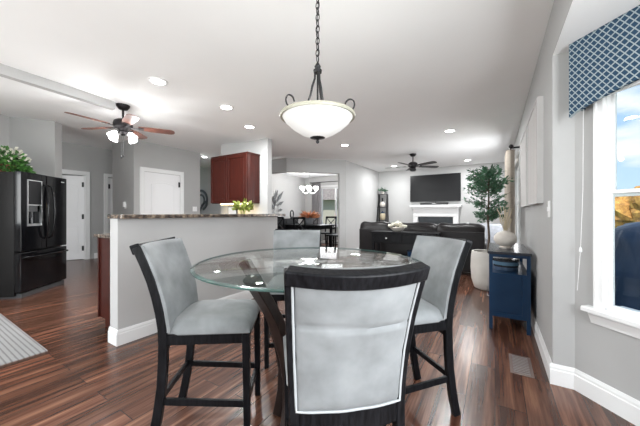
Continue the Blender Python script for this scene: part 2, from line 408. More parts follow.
# hall, left wall, pantry block, fridge niche, kitchen stub, half wall
st(MB().box(-11, -6.6, 6.5, 6.62, 0, 2.98).build('wall_hall', M['wall_light']))
w = MB(); w.box(-8.75, -8.6, -3, 2.16, 0, 2.84); w.box(-8.75, -8.6, 2.80, 3.27, 0, 2.84); w.box(-8.75, -8.6, 2.16, 2.80, 2.09, 2.84); w.box(-8.75, -8.6, 3.95, 4.6, 0, 2.84); w.box(-8.75, -8.6, 3.27, 3.95, 2.09, 2.84)
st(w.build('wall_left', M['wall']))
w = MB(); w.box(-10.5, -10.4, 1, 5, 0, 2.95); w.box(-10.4, -8.75, 1, 1.1, 0, 2.95)
st(w.build('wall_back_room', M['wall_light']))
st(MB().box(-7.38, -6.40, 2.9, 4.45, 0, 2.78).build('wall_pantry', M['wall']))
NM = Matrix.Translation((-6.2, 1.61, 0)) @ Matrix.Rotation(R(225), 4, 'Z')     # local x: from the free end back into the corner; local +y towards... the fridge
w = MB(NM); w.box(0, .80, -.177, 0, 0, 2.74)
st(w.build('wall_niche_side', M['wall']))
w = MB(NM); w.box(.62, .75, 0, 1.9, 0, 2.74)
st(w.build('wall_niche_back', M['wall_light']))
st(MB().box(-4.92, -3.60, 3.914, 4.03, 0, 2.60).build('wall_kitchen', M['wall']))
st(MB().box(-2.92, -2.775, 1.13, 3.23, 0, 1.10).build('wall_half', M['wall_light']))

# baseboards
def base(name, p, q, nrm, h=.135, t=.016):
    p, q, n = Vector((*p, 0)), Vector((*q, 0)), Vector((*nrm, 0)).normalized()
    prof = [(0, 0), (t, 0), (t, h * .72), (t * .75, h * .76), (t * .75, h * .86), (t * .35, h), (0, h)]
    b = MB(); lo = [b.v(p + n * a + Vector((0, 0, z))) for a, z in prof]; hi = [b.v(q + n * a + Vector((0, 0, z))) for a, z in prof]
    b.f(lo[::-1]); b.f(hi)
    for i in range(len(prof)): j = (i + 1) % len(prof); b.f([lo[i], lo[j], hi[j], hi[i]])
    return st(b.build(name, M['trim']))
base('baseboard_right', (.330, 2.436), (.330, 9.2), (-1, 0))
base('baseboard_jog', (.314, 2.437), (.458, 2.437), (0, -1))
base('baseboard_bay', (.444, 2.437), (1.3145, 1.470), (-.743, -.669))
base('baseboard_half', (-2.775, 1.131), (-2.775, 3.23), (1, 0))
base('baseboard_half_end', (-2.925, 1.13), (-2.759, 1.13), (0, -1))
base('baseboard_far', (-3.37, 9.2), (.330, 9.2), (0, -1))
base('baseboard_living_left', (-3.37, 6.70), (-3.37, 9.2), (1, 0))
base('baseboard_archway', (-3.37, 6.70), (-3.497, 6.573), (1, -1))
base('baseboard_left', (-8.6, 2.98), (-8.6, 3.18), (1, 0))
base('baseboard_dining', (-6.45, 9.2), (-3.5, 9.2), (0, -1))
base('baseboard_pantry', (-6.40, 2.9), (-6.40, 3.03), (1, 0))

# panel doors (local: x across the door, front face towards -y)
def panel_door(root, w, h, handle_side=1, y=0):
    t = .036
    d = MB().box(0, w, y, y + t, .012, h).build('door_leaf', M['door'], root)
    def arch(x0, x1, z0, z1, rise):
        pts = [(x0, z0), (x1, z0), (x1, z1)]
        if rise:
            for k in range(1, 8):
                a = k / 8; pts.append((x1 + (x0 - x1) * a, z1 + rise * math.sin(PI * a)))
        pts.append((x0, z1)); return pts
    for z0, z1, rise in ((.17 * h / 2.04, .40 * h, 0), (.46 * h, .88 * h, .05)):
        m_ = .13 * w / .75
        b = MB(); P = arch(m_, w - m_, z0, z1, rise); cx = w / 2; cz = (z0 + z1) / 2
        n = len(P)
        def ring(k, yy): return [b.v((cx + (u - cx) * k[0], yy, cz + (q - cz) * k[1])) for u, q in P]
        A = ring((1, 1), y - .0005); B = ring((.985, .99), y - .008); C_ = ring((.93, .955), y - .0035); D_ = ring((.85, .91), y - .007)
        for a, c_ in ((A, B), (B, C_), (C_, D_)):
            for i in range(n): b.f([a[i], a[(i + 1) % n], c_[(i + 1) % n], c_[i]])
        b.f(D_); b.build('door_panel', M['door'], d, smooth=25)
    return d
def casing(root, x0, x1, h, cw=.085, y=0, t=.02):
    b = MB()
    b.box(x0 - cw, x0, y - t, y, 0, h + cw); b.box(x1, x1 + cw, y - t, y, 0, h + cw); b.box(x0, x1, y - t, y, h, h + cw)
    b.box(x0 - cw, x0 - cw + .02, y - t - .008, y - t, 0, h + cw); b.box(x1 + cw - .02, x1 + cw, y - t - .008, y - t, 0, h + cw); b.box(x0 - cw, x1 + cw, y - t - .008, y - t, h + cw - .02, h + cw)
    return b.build('door_casing', M['trim'], root)
def hinges(root, x, zs, y):
    for z in zs: MB().box(x - .02, x + .02, y - .012, y, z - .06, z + .06).build('hinge', M['blackmetal'], root)
def knob(root, x, z, y):
    MB(Matrix.Translation((x, y, z)) @ Matrix.Rotation(R(90), 4, 'X')).lathe([(.026, 0), (.026, .006), (.010, .010), (.010, .035), (.026, .045), (.028, .055), (.018, .066), (.002, .068)], 16).build('door_knob', M['blackmetal'], root, smooth=40)
# door 1: left wall, swung into the back room (hinged on the right)
d1 = struct_empty('door_1', 'white panelled door standing ajar beside the black refrigerator', (-8.6, 2.16, 0), R(90))   # local x -> +Y, local -y -> +X (room)
casing(d1, 0, .64, 2.09)
MB().box(0, .015, 0, .15, 0, 2.09).box(.625, .64, 0, .15, 0, 2.09).box(0, .64, 0, .15, 2.075, 2.09).build('door_jamb', M['trim'], d1)
lf = panel_door(d1, .60, 2.06)
SW = R(-24); lf.location = (.622 - .60 * math.cos(SW), .03 - .60 * math.sin(SW), 0); lf.rotation_euler = (0, 0, SW)
knob(lf, .055, .98, 0); hinges(lf, .580, (.28, 1.06, 1.85), .002)
# door 2: pantry
d2 = struct_empty('door_2', 'white arched panel door of the pantry above the bar', (-6.40, 3.10, 0), R(90))
casing(d2, 0, .81, 2.05)
l2 = panel_door(d2, .795, 2.04, y=-.008); l2.location = (.0075, 0, 0)
hinges(d2, .785, (.25, 1.05, 1.82), -.010)
# door 3: narrow one left of the pantry
d3 = struct_empty('door_3', 'narrow white door beside the pantry corner', (-8.6, 3.27, 0), R(90))
casing(d3, 0, .68, 2.09); l3 = panel_door(d3, .68, 2.07, y=.02); hinges(d3, .04, (.28, 1.06, 1.85), .018)

# window in the bay facet
win = struct_empty('window_1', 'white double hung bay window with a deep sill', (.444, 2.437, 0), R(-48))
b = MB()
b.box(WS0 - .044, WS0, -.02, 0, WZ0 - .01, WZ1 + .08); b.box(WS1, WS1 + .082, -.02, 0, WZ0 - .01, WZ1 + .08); b.box(WS0, WS1, -.02, 0, WZ1, WZ1 + .08)
b.box(WS0 - .044, WS0 - .032, -.027, -.02, WZ0, WZ1 + .08)
b.box(WS0, WS0 + .010, 0, .05, WZ0, WZ1); b.box(WS1 - .014, WS1, 0, .13, WZ0, WZ1); b.box(WS0, WS1, 0, .13, WZ1 - .014, WZ1); b.box(WS0, WS1, .0, .13, WZ0 - .0, WZ0 + .014)
b.build('window_frame', M['trim'], win)
MB().prism([(-.060, WZ0 - .028), (.0, WZ0 - .028), (.0, WZ0 - .0), (-.053, WZ0 - .0), (-.060, WZ0 - .007)], WS0 - .09, WS1 + .14, 'x').build('window_sill', M['trim'], win)
MB().prism([(0, WZ0 - .10), (-.016, WZ0 - .10), (-.020, WZ0 - .085), (-.040, WZ0 - .04), (-.040, WZ0 - .028), (0, WZ0 - .028)], WS0 - .065, WS1 + .10, 'x').build('window_apron', M['trim'], win)
ZM = 1.265
def sash(x0, x1, y0, y1, z0, z1, fw):
    f = MB().box(x0, x0 + fw, y0, y1, z0, z1).box(x1 - fw, x1, y0, y1, z0, z1).box(x0 + fw, x1 - fw, y0, y1, z0, z0 + fw).box(x0 + fw, x1 - fw, y0, y1, z1 - fw, z1).build('sash', M['trim'], win, bevel=.003)
    MB().box(x0 + fw, x1 - fw, (y0 + y1) / 2 - .003, (y0 + y1) / 2 + .003, z0 + fw, z1 - fw).build('pane', M['pane'], f)
sash(WS0 + .010, WS1 - .014, .026, .046, ZM - .02, WZ1 - .014, .018)
sash(WS0 + .010, WS1 - .014, .003, .025, WZ0 + .014, ZM + .02, .022)
# living room window (mostly behind the curtain) and dining window
w2 = struct_empty('window_2', 'bright living room window behind the beige curtain', (.330, 5.35, 0), R(90))
b = MB()
b.box(-.08, 0, -0, .02, .5, 2.11); b.box(1.55, 1.63, 0, .02, .5, 2.11); b.box(0, 1.55, 0, .02, 2.05, 2.11); b.box(-.1, 1.65, 0, .04, .5, .55)
b.box(.0, .05, -.09, -.05, .55, 2.05); b.box(1.5, 1.55, -.09, -.05, .55, 2.05); b.box(.05, 1.5, -.09, -.05, 2.0, 2.05); b.box(.05, 1.5, -.09, -.05, .55, .6); b.box(.05, 1.5, -.09, -.05, 1.33, 1.38); b.box(.75, .8, -.09, -.05, .6, 2.0)
b.build('window_frame', M['trim'], w2)
MB().box(.05, 1.5, -.073, -.068, .6, 2.0).build('pane', M['pane'], w2)
w3 = struct_empty('window_3', 'dining room window overlooking the neighbouring roof', (DX0, 9.2, 0))
DW = DX1 - DX0
b = MB()
b.box(-.08, 0, -.02, 0, DZ0, DZ1 + .08); b.box(DW, DW + .08, -.02, 0, DZ0, DZ1 + .08); b.box(0, DW, -.02, 0, DZ1, DZ1 + .08); b.box(-.1, DW + .1, -.05, 0, DZ0 - .05, DZ0)
b.box(0, .05, .05, .09, DZ0, DZ1); b.box(DW - .05, DW, .05, .09, DZ0, DZ1); b.box(.05, DW - .05, .05, .09, DZ0, DZ0 + .05); b.box(.05, DW - .05, .05, .09, DZ1 - .05, DZ1); b.box(DW / 2 - .04, DW / 2 + .04, .05, .09, DZ0 + .05, DZ1 - .05)
b.build('window_frame', M['trim'], w3)
MB().box(.05, DW - .05, .068, .073, DZ0 + .05, DZ1 - .05).build('pane', M['pane'], w3)

# ================================================================== OUTDOORS
st(MB().box(-60, 60, -40, 80, -.45, -.35).build('ground', M['grass']))
gc = thing('covered_grill', 'navy tarpaulin cover over a grill outside the bay window', 'grill', (1.95, 4.75, -.35), R(-30))
def tarp(u, v):
    a = 2 * PI * u; z = 1.33 * v
    rx = .85 - .16 * v ** 3; ry = .50 - .14 * v ** 3
    k = 1 + .05 * math.sin(9 * a) * (1 - v) + .02 * math.sin(23 * a + 5 * v)
    q = lambda t: math.copysign(abs(t) ** .55, t)
    return (rx * k * q(math.cos(a)), ry * k * q(math.sin(a)), z + .04 * math.sin(3 * a) * v)
b = MB(); nu, nv = 60, 12
rings = [[b.v(tarp(i / nu, j / nv)) for i in range(nu)] for j in range(nv + 1)]
for A, B in zip(rings, rings[1:]):
    for i in range(nu): b.f([A[i], A[(i + 1) % nu], B[(i + 1) % nu], B[i]])
top = [b.v(((p.co.x) * .6, (p.co.y) * .6, 1.42)) for p in rings[-1]]
for i in range(nu): b.f([rings[-1][i], rings[-1][(i + 1) % nu], top[(i + 1) % nu], top[i]])
b.f(top)
b.build('grill_cover', M['navy_fabric'], gc, smooth=50)
MB().tube([(.80 * math.cos(t / 24 * 2 * PI), .46 * math.sin(t / 24 * 2 * PI), .25) for t in range(24)], .012, 6, closed=True).build('drawstring', M['grey_fabric'], gc)
def outdoor_tree(x, y, h, r, mt, label, trunk=.3):
    t = thing('autumn_tree', label, 'tree', (x, y, -.4))
    b = MB()
    for k in range(11):
        a = rnd.uniform(0, 2 * PI); q = rnd.uniform(0, r * .7); b.ball((q * math.cos(a), q * math.sin(a), h * rnd.uniform(.45, .85)), r * .5, r * .5, r * .45, 12, 8, .18)
    b.build('tree_crown', mt, t)
    MB().tube([(0, 0, 0), (.1, 0, h * .3), (0, .1, h * .6)], trunk, 8, scale=[1, .8, .5]).build('tree_trunk', M['bark'], t)
outdoor_tree(8.5, 24.5, 3.1, 2.6, M['autumn'], 'orange and yellow autumn tree nearest the window frame edge')
outdoor_tree(13.5, 22.0, 2.8, 2.2, M['autumn_b'], 'low yellow green autumn tree at the right end of the window view')
outdoor_tree(7.0, 33, 2.9, 2.6, M['autumn_b'], 'pale tan tree farthest away behind the orange autumn tree')
hs = thing('neighbour_house', 'neighbouring house with brown shingle roof seen through dining window', 'house', (-10.5, 21, -.4), R(15))
MB().box(-5, 5, -3, 3, 0, 2.6).build('house_wall', M['siding'], hs)
MB().prism([(-3.5, 2.5), (3.5, 2.5), (0, 5.1)], -5.4, 5.4, 'x').build('house_roof', M['shingle'], hs)
MB().box(1.6, 2.6, -3.04, -2.99, .9, 2.1).build('house_window', M['trim'], hs)

# ================================================================== TABLE AND STOOLS
TC = (-.875, 1.305)
tb = thing('glass_table', 'round glass-topped counter height table on curved dark wooden legs', 'table', (*TC, 0))
b = MB(); n = 96; rt, zt = .616, .886
prof = [(0.001, zt - .012), (rt - .006, zt - .012), (rt, zt - .009), (rt, zt - .004), (rt - .016, zt), (0.001, zt)]
rings = []
for r_, z_ in prof: rings.append([b.v((r_ * math.cos(2 * PI * k / n), r_ * math.sin(2 * PI * k / n), z_)) for k in range(n)])
for i, (A, B) in enumerate(zip(rings, rings[1:])):
    for k in range(n): b.f([A[k], A[(k + 1) % n], B[(k + 1) % n], B[k]], 1 if i in (1, 2, 3) else 0)
b.build('glass_top', [M['glass'], M['glass_edge']], tb, smooth=30)
def table_leg(ang):
    a = R(ang + 32); d = Vector((math.cos(a), math.sin(a), 0)); sd = Vector((-math.sin(a), math.cos(a), 0))
    zs = [0, .06, .15, .27, .40, .52, .63, .73, .80, .862]; rs = [.195, .182, .165, .160, .185, .225, .268, .328, .374, .418]
    pts = [d * r_ + Vector((0, 0, z_)) for z_, r_ in zip(zs, rs)]
    lg = MB().rect(pts, .075, .048, sd).build('leg', M['legwood'], tb, smooth=35, bevel=.005)
    MB().lathe([(.010, 0), (.010, .008), (.008, .010)], 14, (d.x * .405, d.y * .405, .8625)).build('glass_pad', M['plastic'], lg, smooth=40)
for g_ in (165, 80, 5, 232): table_leg(g_)
MB().lathe([(.165, .255), (.165, .285)], 32).build('centre_shelf', M['legwood'], tb, smooth=40, bevel=.004)

def xpost(z): return .180 + .022 * max(0, (z - .5)) / .49 if z > .5 else .180
def ypost(z):
    P = [(0, -.262), (.12, -.236), (.28, -.214), (.45, -.204), (.58, -.206), (.70, -.222), (.82, -.254), (.92, -.290), (.985, -.318)]
    for (z0, y0), (z1, y1) in zip(P, P[1:]):
        if z <= z1: return y0 + (y1 - y0) * (z - z0) / (z1 - z0)
    return P[-1][1]
ZT = .985
def sag(t): return -.045 * (1 - t * t)          # t in -1..1 across the back; centre sits further back
def make_stool():
    r = thing('counter_stool', '', 'chair')
    for s in (-1, 1):
        zs = [0, .08, .16, .28, .40, .50, .58, .66, .74, .82, .90, .95, .985]
        MB().rect([(s * (xpost(z) + .0), ypost(z), z) for z in zs], .030, .044, (1, 0, 0), scale=None).build('rear_leg', M['blackwood'], r, smooth=30, bevel=.004)
    for s in (-1, 1):
        MB().rect([(s * .176, .203, .0), (s * .178, .198, .54)], .038, .038, (1, 0, 0), scale=[.8, 1]).build('front_leg', M['blackwood'], r, bevel=.004)
    # apron
    b = MB(); b.box(-.165, .165, .174, .205, .495, .545); b.box(-.165, .165, -.215, -.185, .495, .545)
    for s in (-1, 1): b.box(s * .178 - .013, s * .178 + .013, -.19, .18, .495, .545)
    b.build('seat_frame', M['blackwood'], r, bevel=.003)
    # foot rails
    for s in (-1, 1): MB().rect([(s * .178, ypost(.20), .215), (s * .178, .192, .185)], .018, .032, (1, 0, 0)).build('stretcher', M['blackwood'], r, bevel=.002)
    MB().rect([(-.17, .192, .16), (.17, .192, .16)], .032, .020, (0, 0, 1)).build('stretcher', M['blackwood'], r, bevel=.002)
    MB().rect([(-.172, ypost(.22), .225), (.172, ypost(.22), .225)], .030, .018, (0, 0, 1)).build('stretcher', M['blackwood'], r, bevel=.002)
    # seat cushion
    def seat(u, v):
        x = (u - .5) * 2; y = (v - .5) * 2
        q = max(0, 1 - x ** 6) * max(0, 1 - y ** 6)
        hw = .200 if y > -.7 else .185
        return (x * hw, .010 + y * .212, .570 + .050 * q ** .5 + .012 * (1 - x * x) * (1 - y * y) + .006 * math.sin(5 * x + 2) * (1 - y * y))
    MB().slab(seat, 18, 18, lambda u, v: (0, 0, -(seat(u, v)[2] - .546))).build('seat_cushion', M['velvet'], r, smooth=60, bevel=.006)
    # upholstered back, front side
    def bk(u, v):
        t = (u - .5) * 2; z = .56 + v * (ZT + .006 - .56); w = xpost(z) + .012
        puff = .010 * (max(0, 1 - t ** 8) * max(0, 1 - (2 * v - 1) ** 8)) ** .5
        return (t * w, ypost(z) + sag(t) * v + .038 + puff, z)
    MB().slab(bk, 20, 18, lambda u, v: (0, -.018, 0)).build('backrest', M['velvet'], r, smooth=60)
    # top rail and bottom rail of the back frame
    MB().rect([((k - 8) / 8 * .2085, ypost(ZT) + sag((k - 8) / 8) - .006, ZT - .010 - .010 * (1 - ((k - 8) / 8) ** 2)) for k in range(17)], .040, .048, (0, 1, .35)).build('top_rail', M['blackwood'], r, smooth=40, bevel=.005)
    MB().rect([((k - 8) / 8 * .170, ypost(.48) + sag((k - 8) / 8) * .45 - .006, .482) for k in range(17)], .075, .024, (0, 0, 1)).build('back_rail', M['blackwood'], r, smooth=40, bevel=.003)
    # rear panel with crease and piping
    z0, z1 = .520, .953
    def rp(u, v):
        t = (u - .5) * 2; z = z0 + v * (z1 - z0); w = xpost(z) - .007
        puff = .011 * (max(0, 1 - t ** 6) * max(0, 1 - (2 * v - 1) ** 10)) ** .5
        cre = .011 * (1 - t ** 8) * math.exp(-((v - .66 + .012 * t) / .014) ** 2)
        wr = .0012 * math.sin(9 * t + 14 * v) * (1 - t * t)
        return (t * w, ypost(z) + sag(t) * (.45 + .55 * v) - .0185 - puff + cre + wr, z)
    pn = MB().slab(rp, 26, 40, lambda u, v: (0, .020, 0)).build('back_panel', M['velvet'], r, smooth=60)
    ring = []
    for k in range(21): ring.append((k / 20, 0))
    for k in range(1, 21): ring.append((1, k / 20))
    for k in range(1, 21): ring.append((1 - k / 20, 1))
    for k in range(1, 20): ring.append((0, 1 - k / 20))
    MB().tube([Vector(rp(u, v)) + Vector((0, -.0045, 0)) for u, v in ring], .0042, 6, closed=True).build('piping', M['velvet_trim'], pn, smooth=60)
    return r
stool = make_stool()
for (x, y, az, lab), first in zip((
        (-.554, .998, 131.5, 'grey velvet counter stool nearest the camera, seen from behind'),
        (-1.335, 1.034, 36, 'grey velvet counter stool left of the glass table, shown in profile'),
        (-.497, 1.692, 228, 'grey velvet counter stool on the right of the glass table'),
        (-1.395, 1.823, 301, 'grey velvet counter stool at the far side of the glass table, facing the camera')), (1, 0, 0, 0)):
    s = stool if first else copy_tree(stool)
    s.location = (x, y, 0); s.rotation_euler = (0, 0, face(az)); tag(s, lab, 'chair', 'counter stools around the glass table')

# ================================================================== BAR, KITCHEN
tag(MB().box(-2.935, -2.67, 1.11, 3.30, 1.10, 1.137).build('bar_top', M['granite'], bevel=.008), 'dark granite bar top along the half wall', 'countertop')
cb = thing('base_cabinet', 'cherry wood base cabinet behind the end of the half wall', 'cabinet', (-2.926, 1.225, 0))
MB().box(-.49, 0, 0, 1.95, .10, .904).build('cabinet_body', M['cherry'], cb)
MB().box(-.43, 0, .03, 1.93, 0, .10).build('toe_kick', M['cherry'], cb)
for x0 in (-.49, -.03): MB().box(x0, x0 + .025, -.012, 0, .10, .904).build('end_stile', M['cherry'], cb)
tag(MB().box(-3.455, -2.925, 1.19, 3.19, .905, .937).build('kitchen_counter', M['granite'], bevel=.006), 'lower granite worktop on the cherry cabinet behind the bar', 'countertop')
# wall cabinet on the kitchen stub wall
uc = thing('wall_cabinet', 'cherry wall cabinet with two doors on the kitchen wall', 'cabinet', (-4.81, 3.59, 1.335))
MB().box(0, 1.012, .02, .324, 0, .915).box(-.012, 1.024, .0, .324, .90, .925).build('cabinet_body', M['cherry'], uc)
for x0, x1 in ((.006, .476), (.484, 1.006)):
    d = MB()
    d.box(x0, x1, -.0, .02, .008, .895)
    for q in ((x0, x0 + .055, .008, .895), (x1 - .055, x1, .008, .895), (x0 + .055, x1 - .055, .008, .068), (x0 + .055, x1 - .055, .835, .895)): d.box(q[0], q[1], -.014, 0, q[2], q[3])
    d.box(x0 + .075, x1 - .075, -.007, 0, .09, .815)
    d.build('cabinet_door', M['cherry'], uc, bevel=.004)
MB().box(.1, .9, .15, .19, -.02, 0).build('under_cabinet_light', M['warm_led'], uc)
light('under_cabinet_glow', 'AREA', (.5, .17, -.025), 1.6, .8, .05, col=(1, .76, .42), parent=uc)
kc = thing('counter_cabinet', 'cherry base cabinet under the warm lit kitchen wall', 'cabinet', (-4.81, 3.30, 0))
MB().box(0, 1.15, 0, .605, .1, .899).build('cabinet_body', M['cherry'], kc); MB().box(0, 1.15, .06, .605, 0, .1).build('toe_kick', M['cherry'], kc)
for x0 in (.01, .40, .78): MB().box(x0, x0 + .36, -.02, 0, .12, .88).build('cabinet_door', M['cherry'], kc, bevel=.004)
tag(MB().box(-4.83, -3.63, 3.27, 3.908, .90, .937).build('wall_counter', M['granite'], bevel=.006), 'granite worktop under the cherry wall cabinet', 'countertop')
# picture and plant on that counter
pf = thing('picture_frame', 'small framed card standing on the counter under the wall cabinet', 'picture', (-4.27, 3.66, .937))
MB().box(-.125, .125, 0, .02, 0, .34).build('frame', M['blackmetal'], pf)
MB().box(-.11, .11, -.003, 0, .015, .325).build('card', M['paper'], pf)
def leafy(name, label, cat, loc, n, r, h, l, w, mt, pot=None, up=.4, grp=None, drop=0, pale=0):
    t = thing(name, label, cat, loc, 0, grp)
    if pot: MB().lathe(pot[0], 24).build('pot', pot[1], t, smooth=40)
    b = MB()
    for _ in range(n):
        a = rnd.uniform(0, 2 * PI); q = rnd.random() ** .5; e = rnd.uniform(-.2, 1) * math.sqrt(max(0, 1 - q * q))
        p = Vector((q * r * math.cos(a), q * r * math.sin(a), h[0] + e * (h[1] - h[0]) - drop * q * q))
        p.z = max(p.z, .03)
        b.leaf(p, (math.cos(a) * q + rnd.uniform(-.6, .6), math.sin(a) * q + rnd.uniform(-.6, .6), max(-.15, up + rnd.uniform(-.6, .6))), l * rnd.uniform(.7, 1.3), w * rnd.uniform(.7, 1.3))
    for _ in range(pale):
        a = rnd.uniform(0, 2 * PI); q = rnd.uniform(.4, 1); n0 = len(b.bm.faces)
        b.leaf((r * 1.02 * q * math.cos(a), r * 1.02 * q * math.sin(a), max(.05, h[1] + .03 - (h[1] - .1) * q * q + rnd.uniform(-.03, .03))), (math.cos(a), math.sin(a), rnd.uniform(0, .8)), l * .8, w * .9)
        b.bm.faces.ensure_lookup_table()
        for fc in b.bm.faces[n0:]: fc.material_index = 1
    b.build('foliage', [mt, M['flower']], t)
    return t
kp = leafy('counter_plant', 'yellow green leafy plant in a pot at the right end of kitchen counter', 'plant', (-3.70, 3.40, .937), 130, .15, (.26, .42), .08, .022, M['leaf_yellow'], ([(.05, 0), (.07, .12), (.062, .12), (.05, .10)], M['ceramic']), .7)
b = MB()
for k in range(9):
    a = k * .7; b.tube([(0, 0, .08), (.03 * math.cos(a), .03 * math.sin(a), .2), (.09 * math.cos(a), .09 * math.sin(a), .34)], .003, 5)
b.build('stem', M['leaf_yellow'], kp)

# refrigerator (local: x along the front, -y outward)
fr = thing('refrigerator', 'gloss black french door refrigerator with water dispenser', 'refrigerator', (-5.668, 1.377, 0), R(132.4))
MB().box(-.430, .430, .085, .74, .03, 1.70).build('cabinet_body', M['fridge_side'], fr, bevel=.006)
MB().box(-.40, .40, .02, .70, 0, .06).build('base_grille', M['fridge_grey'], fr)
for x0, x1 in ((-.432, -.004), (.004, .432)):
    if x0 < 0:
        # left door built around the dispenser recess
        D0, D1, E0, E1 = -.335, -.085, .98, 1.60
        d = MB().box(x0, D0, 0, .08, .63, 1.71).box(D1, x1, 0, .08, .63, 1.71).box(D0, D1, 0, .08, .63, E0).box(D0, D1, 0, .08, E1, 1.71).box(D0, D1, .06, .08, E0, E1).build('door', M['fridge'], fr, bevel=.004)
        MB().box(D0, D0 + .012, -.006, .02, E0, E1).box(D1 - .012, D1, -.006, .02, E0, E1).box(D0, D1, -.006, .02, E0 - .012, E0).box(D0, D1, -.006, .02, E1, E1 + .012).box(D0, D1, -.004, .02, 1.255, 1.27).build('dispenser_trim', M['chrome'], d)
        MB().box(D0 + .012, D1 - .012, -.003, .05, 1.27, E1).build('dispenser_panel', M['screen'], d)
        MB().box(D0 + .05, D1 - .05, .02, .055, 1.17, 1.255).box(-.235, -.205, .03, .05, 1.08, 1.17).build('dispenser_nozzle', M['fridge_grey'], d)
        MB().box(D0 + .012, D1 - .012, .0, .06, E0, E0 + .02).build('drip_tray', M['chrome'], d)
    else:
        d = MB().box(x0, x1, 0, .08, .63, 1.71).build('door', M['fridge'], fr, bevel=.012)
        MB().box(.30, .37, -.0015, 0, 1.635, 1.65).build('badge', M['chrome'], d)
    hx = -.045 if x0 < 0 else .045
    MB().tube([(hx, 0, .78), (hx, -.04, .80), (hx + (.012 if hx > 0 else -.012), -.062, .95), (hx + (.02 if hx > 0 else -.02), -.070, 1.17), (hx + (.012 if hx > 0 else -.012), -.062, 1.40), (hx, -.04, 1.54), (hx, 0, 1.56)], .014, 10).build('handle', M['fridge'], d, smooth=60)
dr = MB().box(-.432, .432, 0, .08, .075, .615).build('freezer_drawer', M['fridge'], fr, bevel=.012)
MB().tube([(-.39, 0, .545), (-.37, -.045, .545), (-.2, -.060, .545), (.2, -.060, .545), (.37, -.045, .545), (.39, 0, .545)], .014, 10).build('handle', M['fridge'], dr, smooth=60)
tp = leafy('potted_ivy', 'bushy green ivy in a basket on top of the refrigerator', 'plant', (-5.95, .99, 1.712), 900, .27, (.13, .38), .072, .022, M['leaf_bright'], ([(.10, 0), (.14, .12), (.13, .12), (.10, .08)], M['terracotta']), .25, drop=.16, pale=110)
# kitchen rug
tag(MB().box(-5.3, -3.15, .02, .774, 0.001, .009).build('kitchen_rug', M['rug']), 'pale grey striped kitchen runner on the floor at left edge', 'rug')

# switch plates
def plate(name, label, cat, loc, rz, w=.075, h=.118, toggle=True):
    t = thing(name, label, cat, loc, rz)
    MB().box(-w / 2, w / 2, -.006, 0, -h / 2, h / 2).build('cover_plate', M['plastic'], t, bevel=.002)
    if toggle: MB().box(-.008, .008, -.014, -.006, -.016, .016).build('toggle', M['plastic'], t)
    return t
plate('light_switch', 'white light switch beside the white canvases on right wall', 'switch', (.330, 2.56, 1.178), R(-90))
plate('wall_switch', 'white switch plate on the wall to the right of pantry door', 'switch', (-6.40, 4.30, 1.25), R(90), .12, .12)
nl = plate('night_light', 'small plug-in night light on the pale pantry corner wall', 'night light', (-6.76, 2.9, 1.30), 0, .07, .11, False)
MB().box(-.025, .025, -.045, -.006, -.02, .09).build('shade', M['plastic'], nl)
# hall art (scroll)
ha = thing('scroll_sculpture', 'black scrolled metal wall ornament in the hall', 'wall art', (-9.08, 6.49, 1.60))
b = MB()
def arc(cx, cz, r, a0, a1, n=14, dr=0): return [(cx + (r + dr * k / n) * math.cos(R(a0 + (a1 - a0) * k / n)), -.02, cz + (r + dr * k / n) * math.sin(R(a0 + (a1 - a0) * k / n))) for k in range(n + 1)]
b.rect(arc(-.18, .02, .36, 100, -70), .02, .085, (0, 1, 0)); b.rect(arc(-.18, .02, .20, 110, -80), .02, .07, (0, 1, 0)); b.rect(arc(.34, -.62, .62, 175, 105), .02, .075, (0, 1, 0))
b.build('scroll', M['blackmetal'], ha)

# ================================================================== LIGHTS
def downlight(x, y, z, label, e=14):
    t = thing('recessed_light', label, 'ceiling light', (x, y, z), 0, 'recessed ceiling lights')
    MB().lathe([(.095, 0), (.095, -.006), (.070, -.010), (.070, 0)], 28).build('trim_ring', M['trim'], t, smooth=40)
    MB().lathe([(.068, -.002), (.066, -.008), (.001, -.009)], 24).build('lens', M['lens'], t, smooth=40)
    l = light('recessed_lamp', 'AREA', (0, 0, -.012), e, .14, col=(.98, 1, 1), parent=t, shape='DISK')
for x, y, lab in ((-3.03, 1.61, 'recessed light right of the kitchen ceiling fan, nearest the camera'),
                  (-3.01, 2.48, 'recessed light between the kitchen fan and the pendant lamp'),
                  (-3.37, 3.24, 'recessed light in front of the cherry wall cabinet'),
                  (-2.62, 5.16, 'recessed light in front of the dining archway'),
                  (-.65, 5.20, 'recessed light above the right end of the leather sofa'),
                  (-2.55, 8.24, 'recessed light behind the living room fan, towards the ladder shelf'),
                  (-.61, 8.34, 'recessed light above the television, towards the olive tree')):
    downlight(x, y, CEIL, lab)
downlight(-6.85, 4.9, slope(-6.85) + .001, 'recessed light in the hall just left of the cherry wall cabinet')

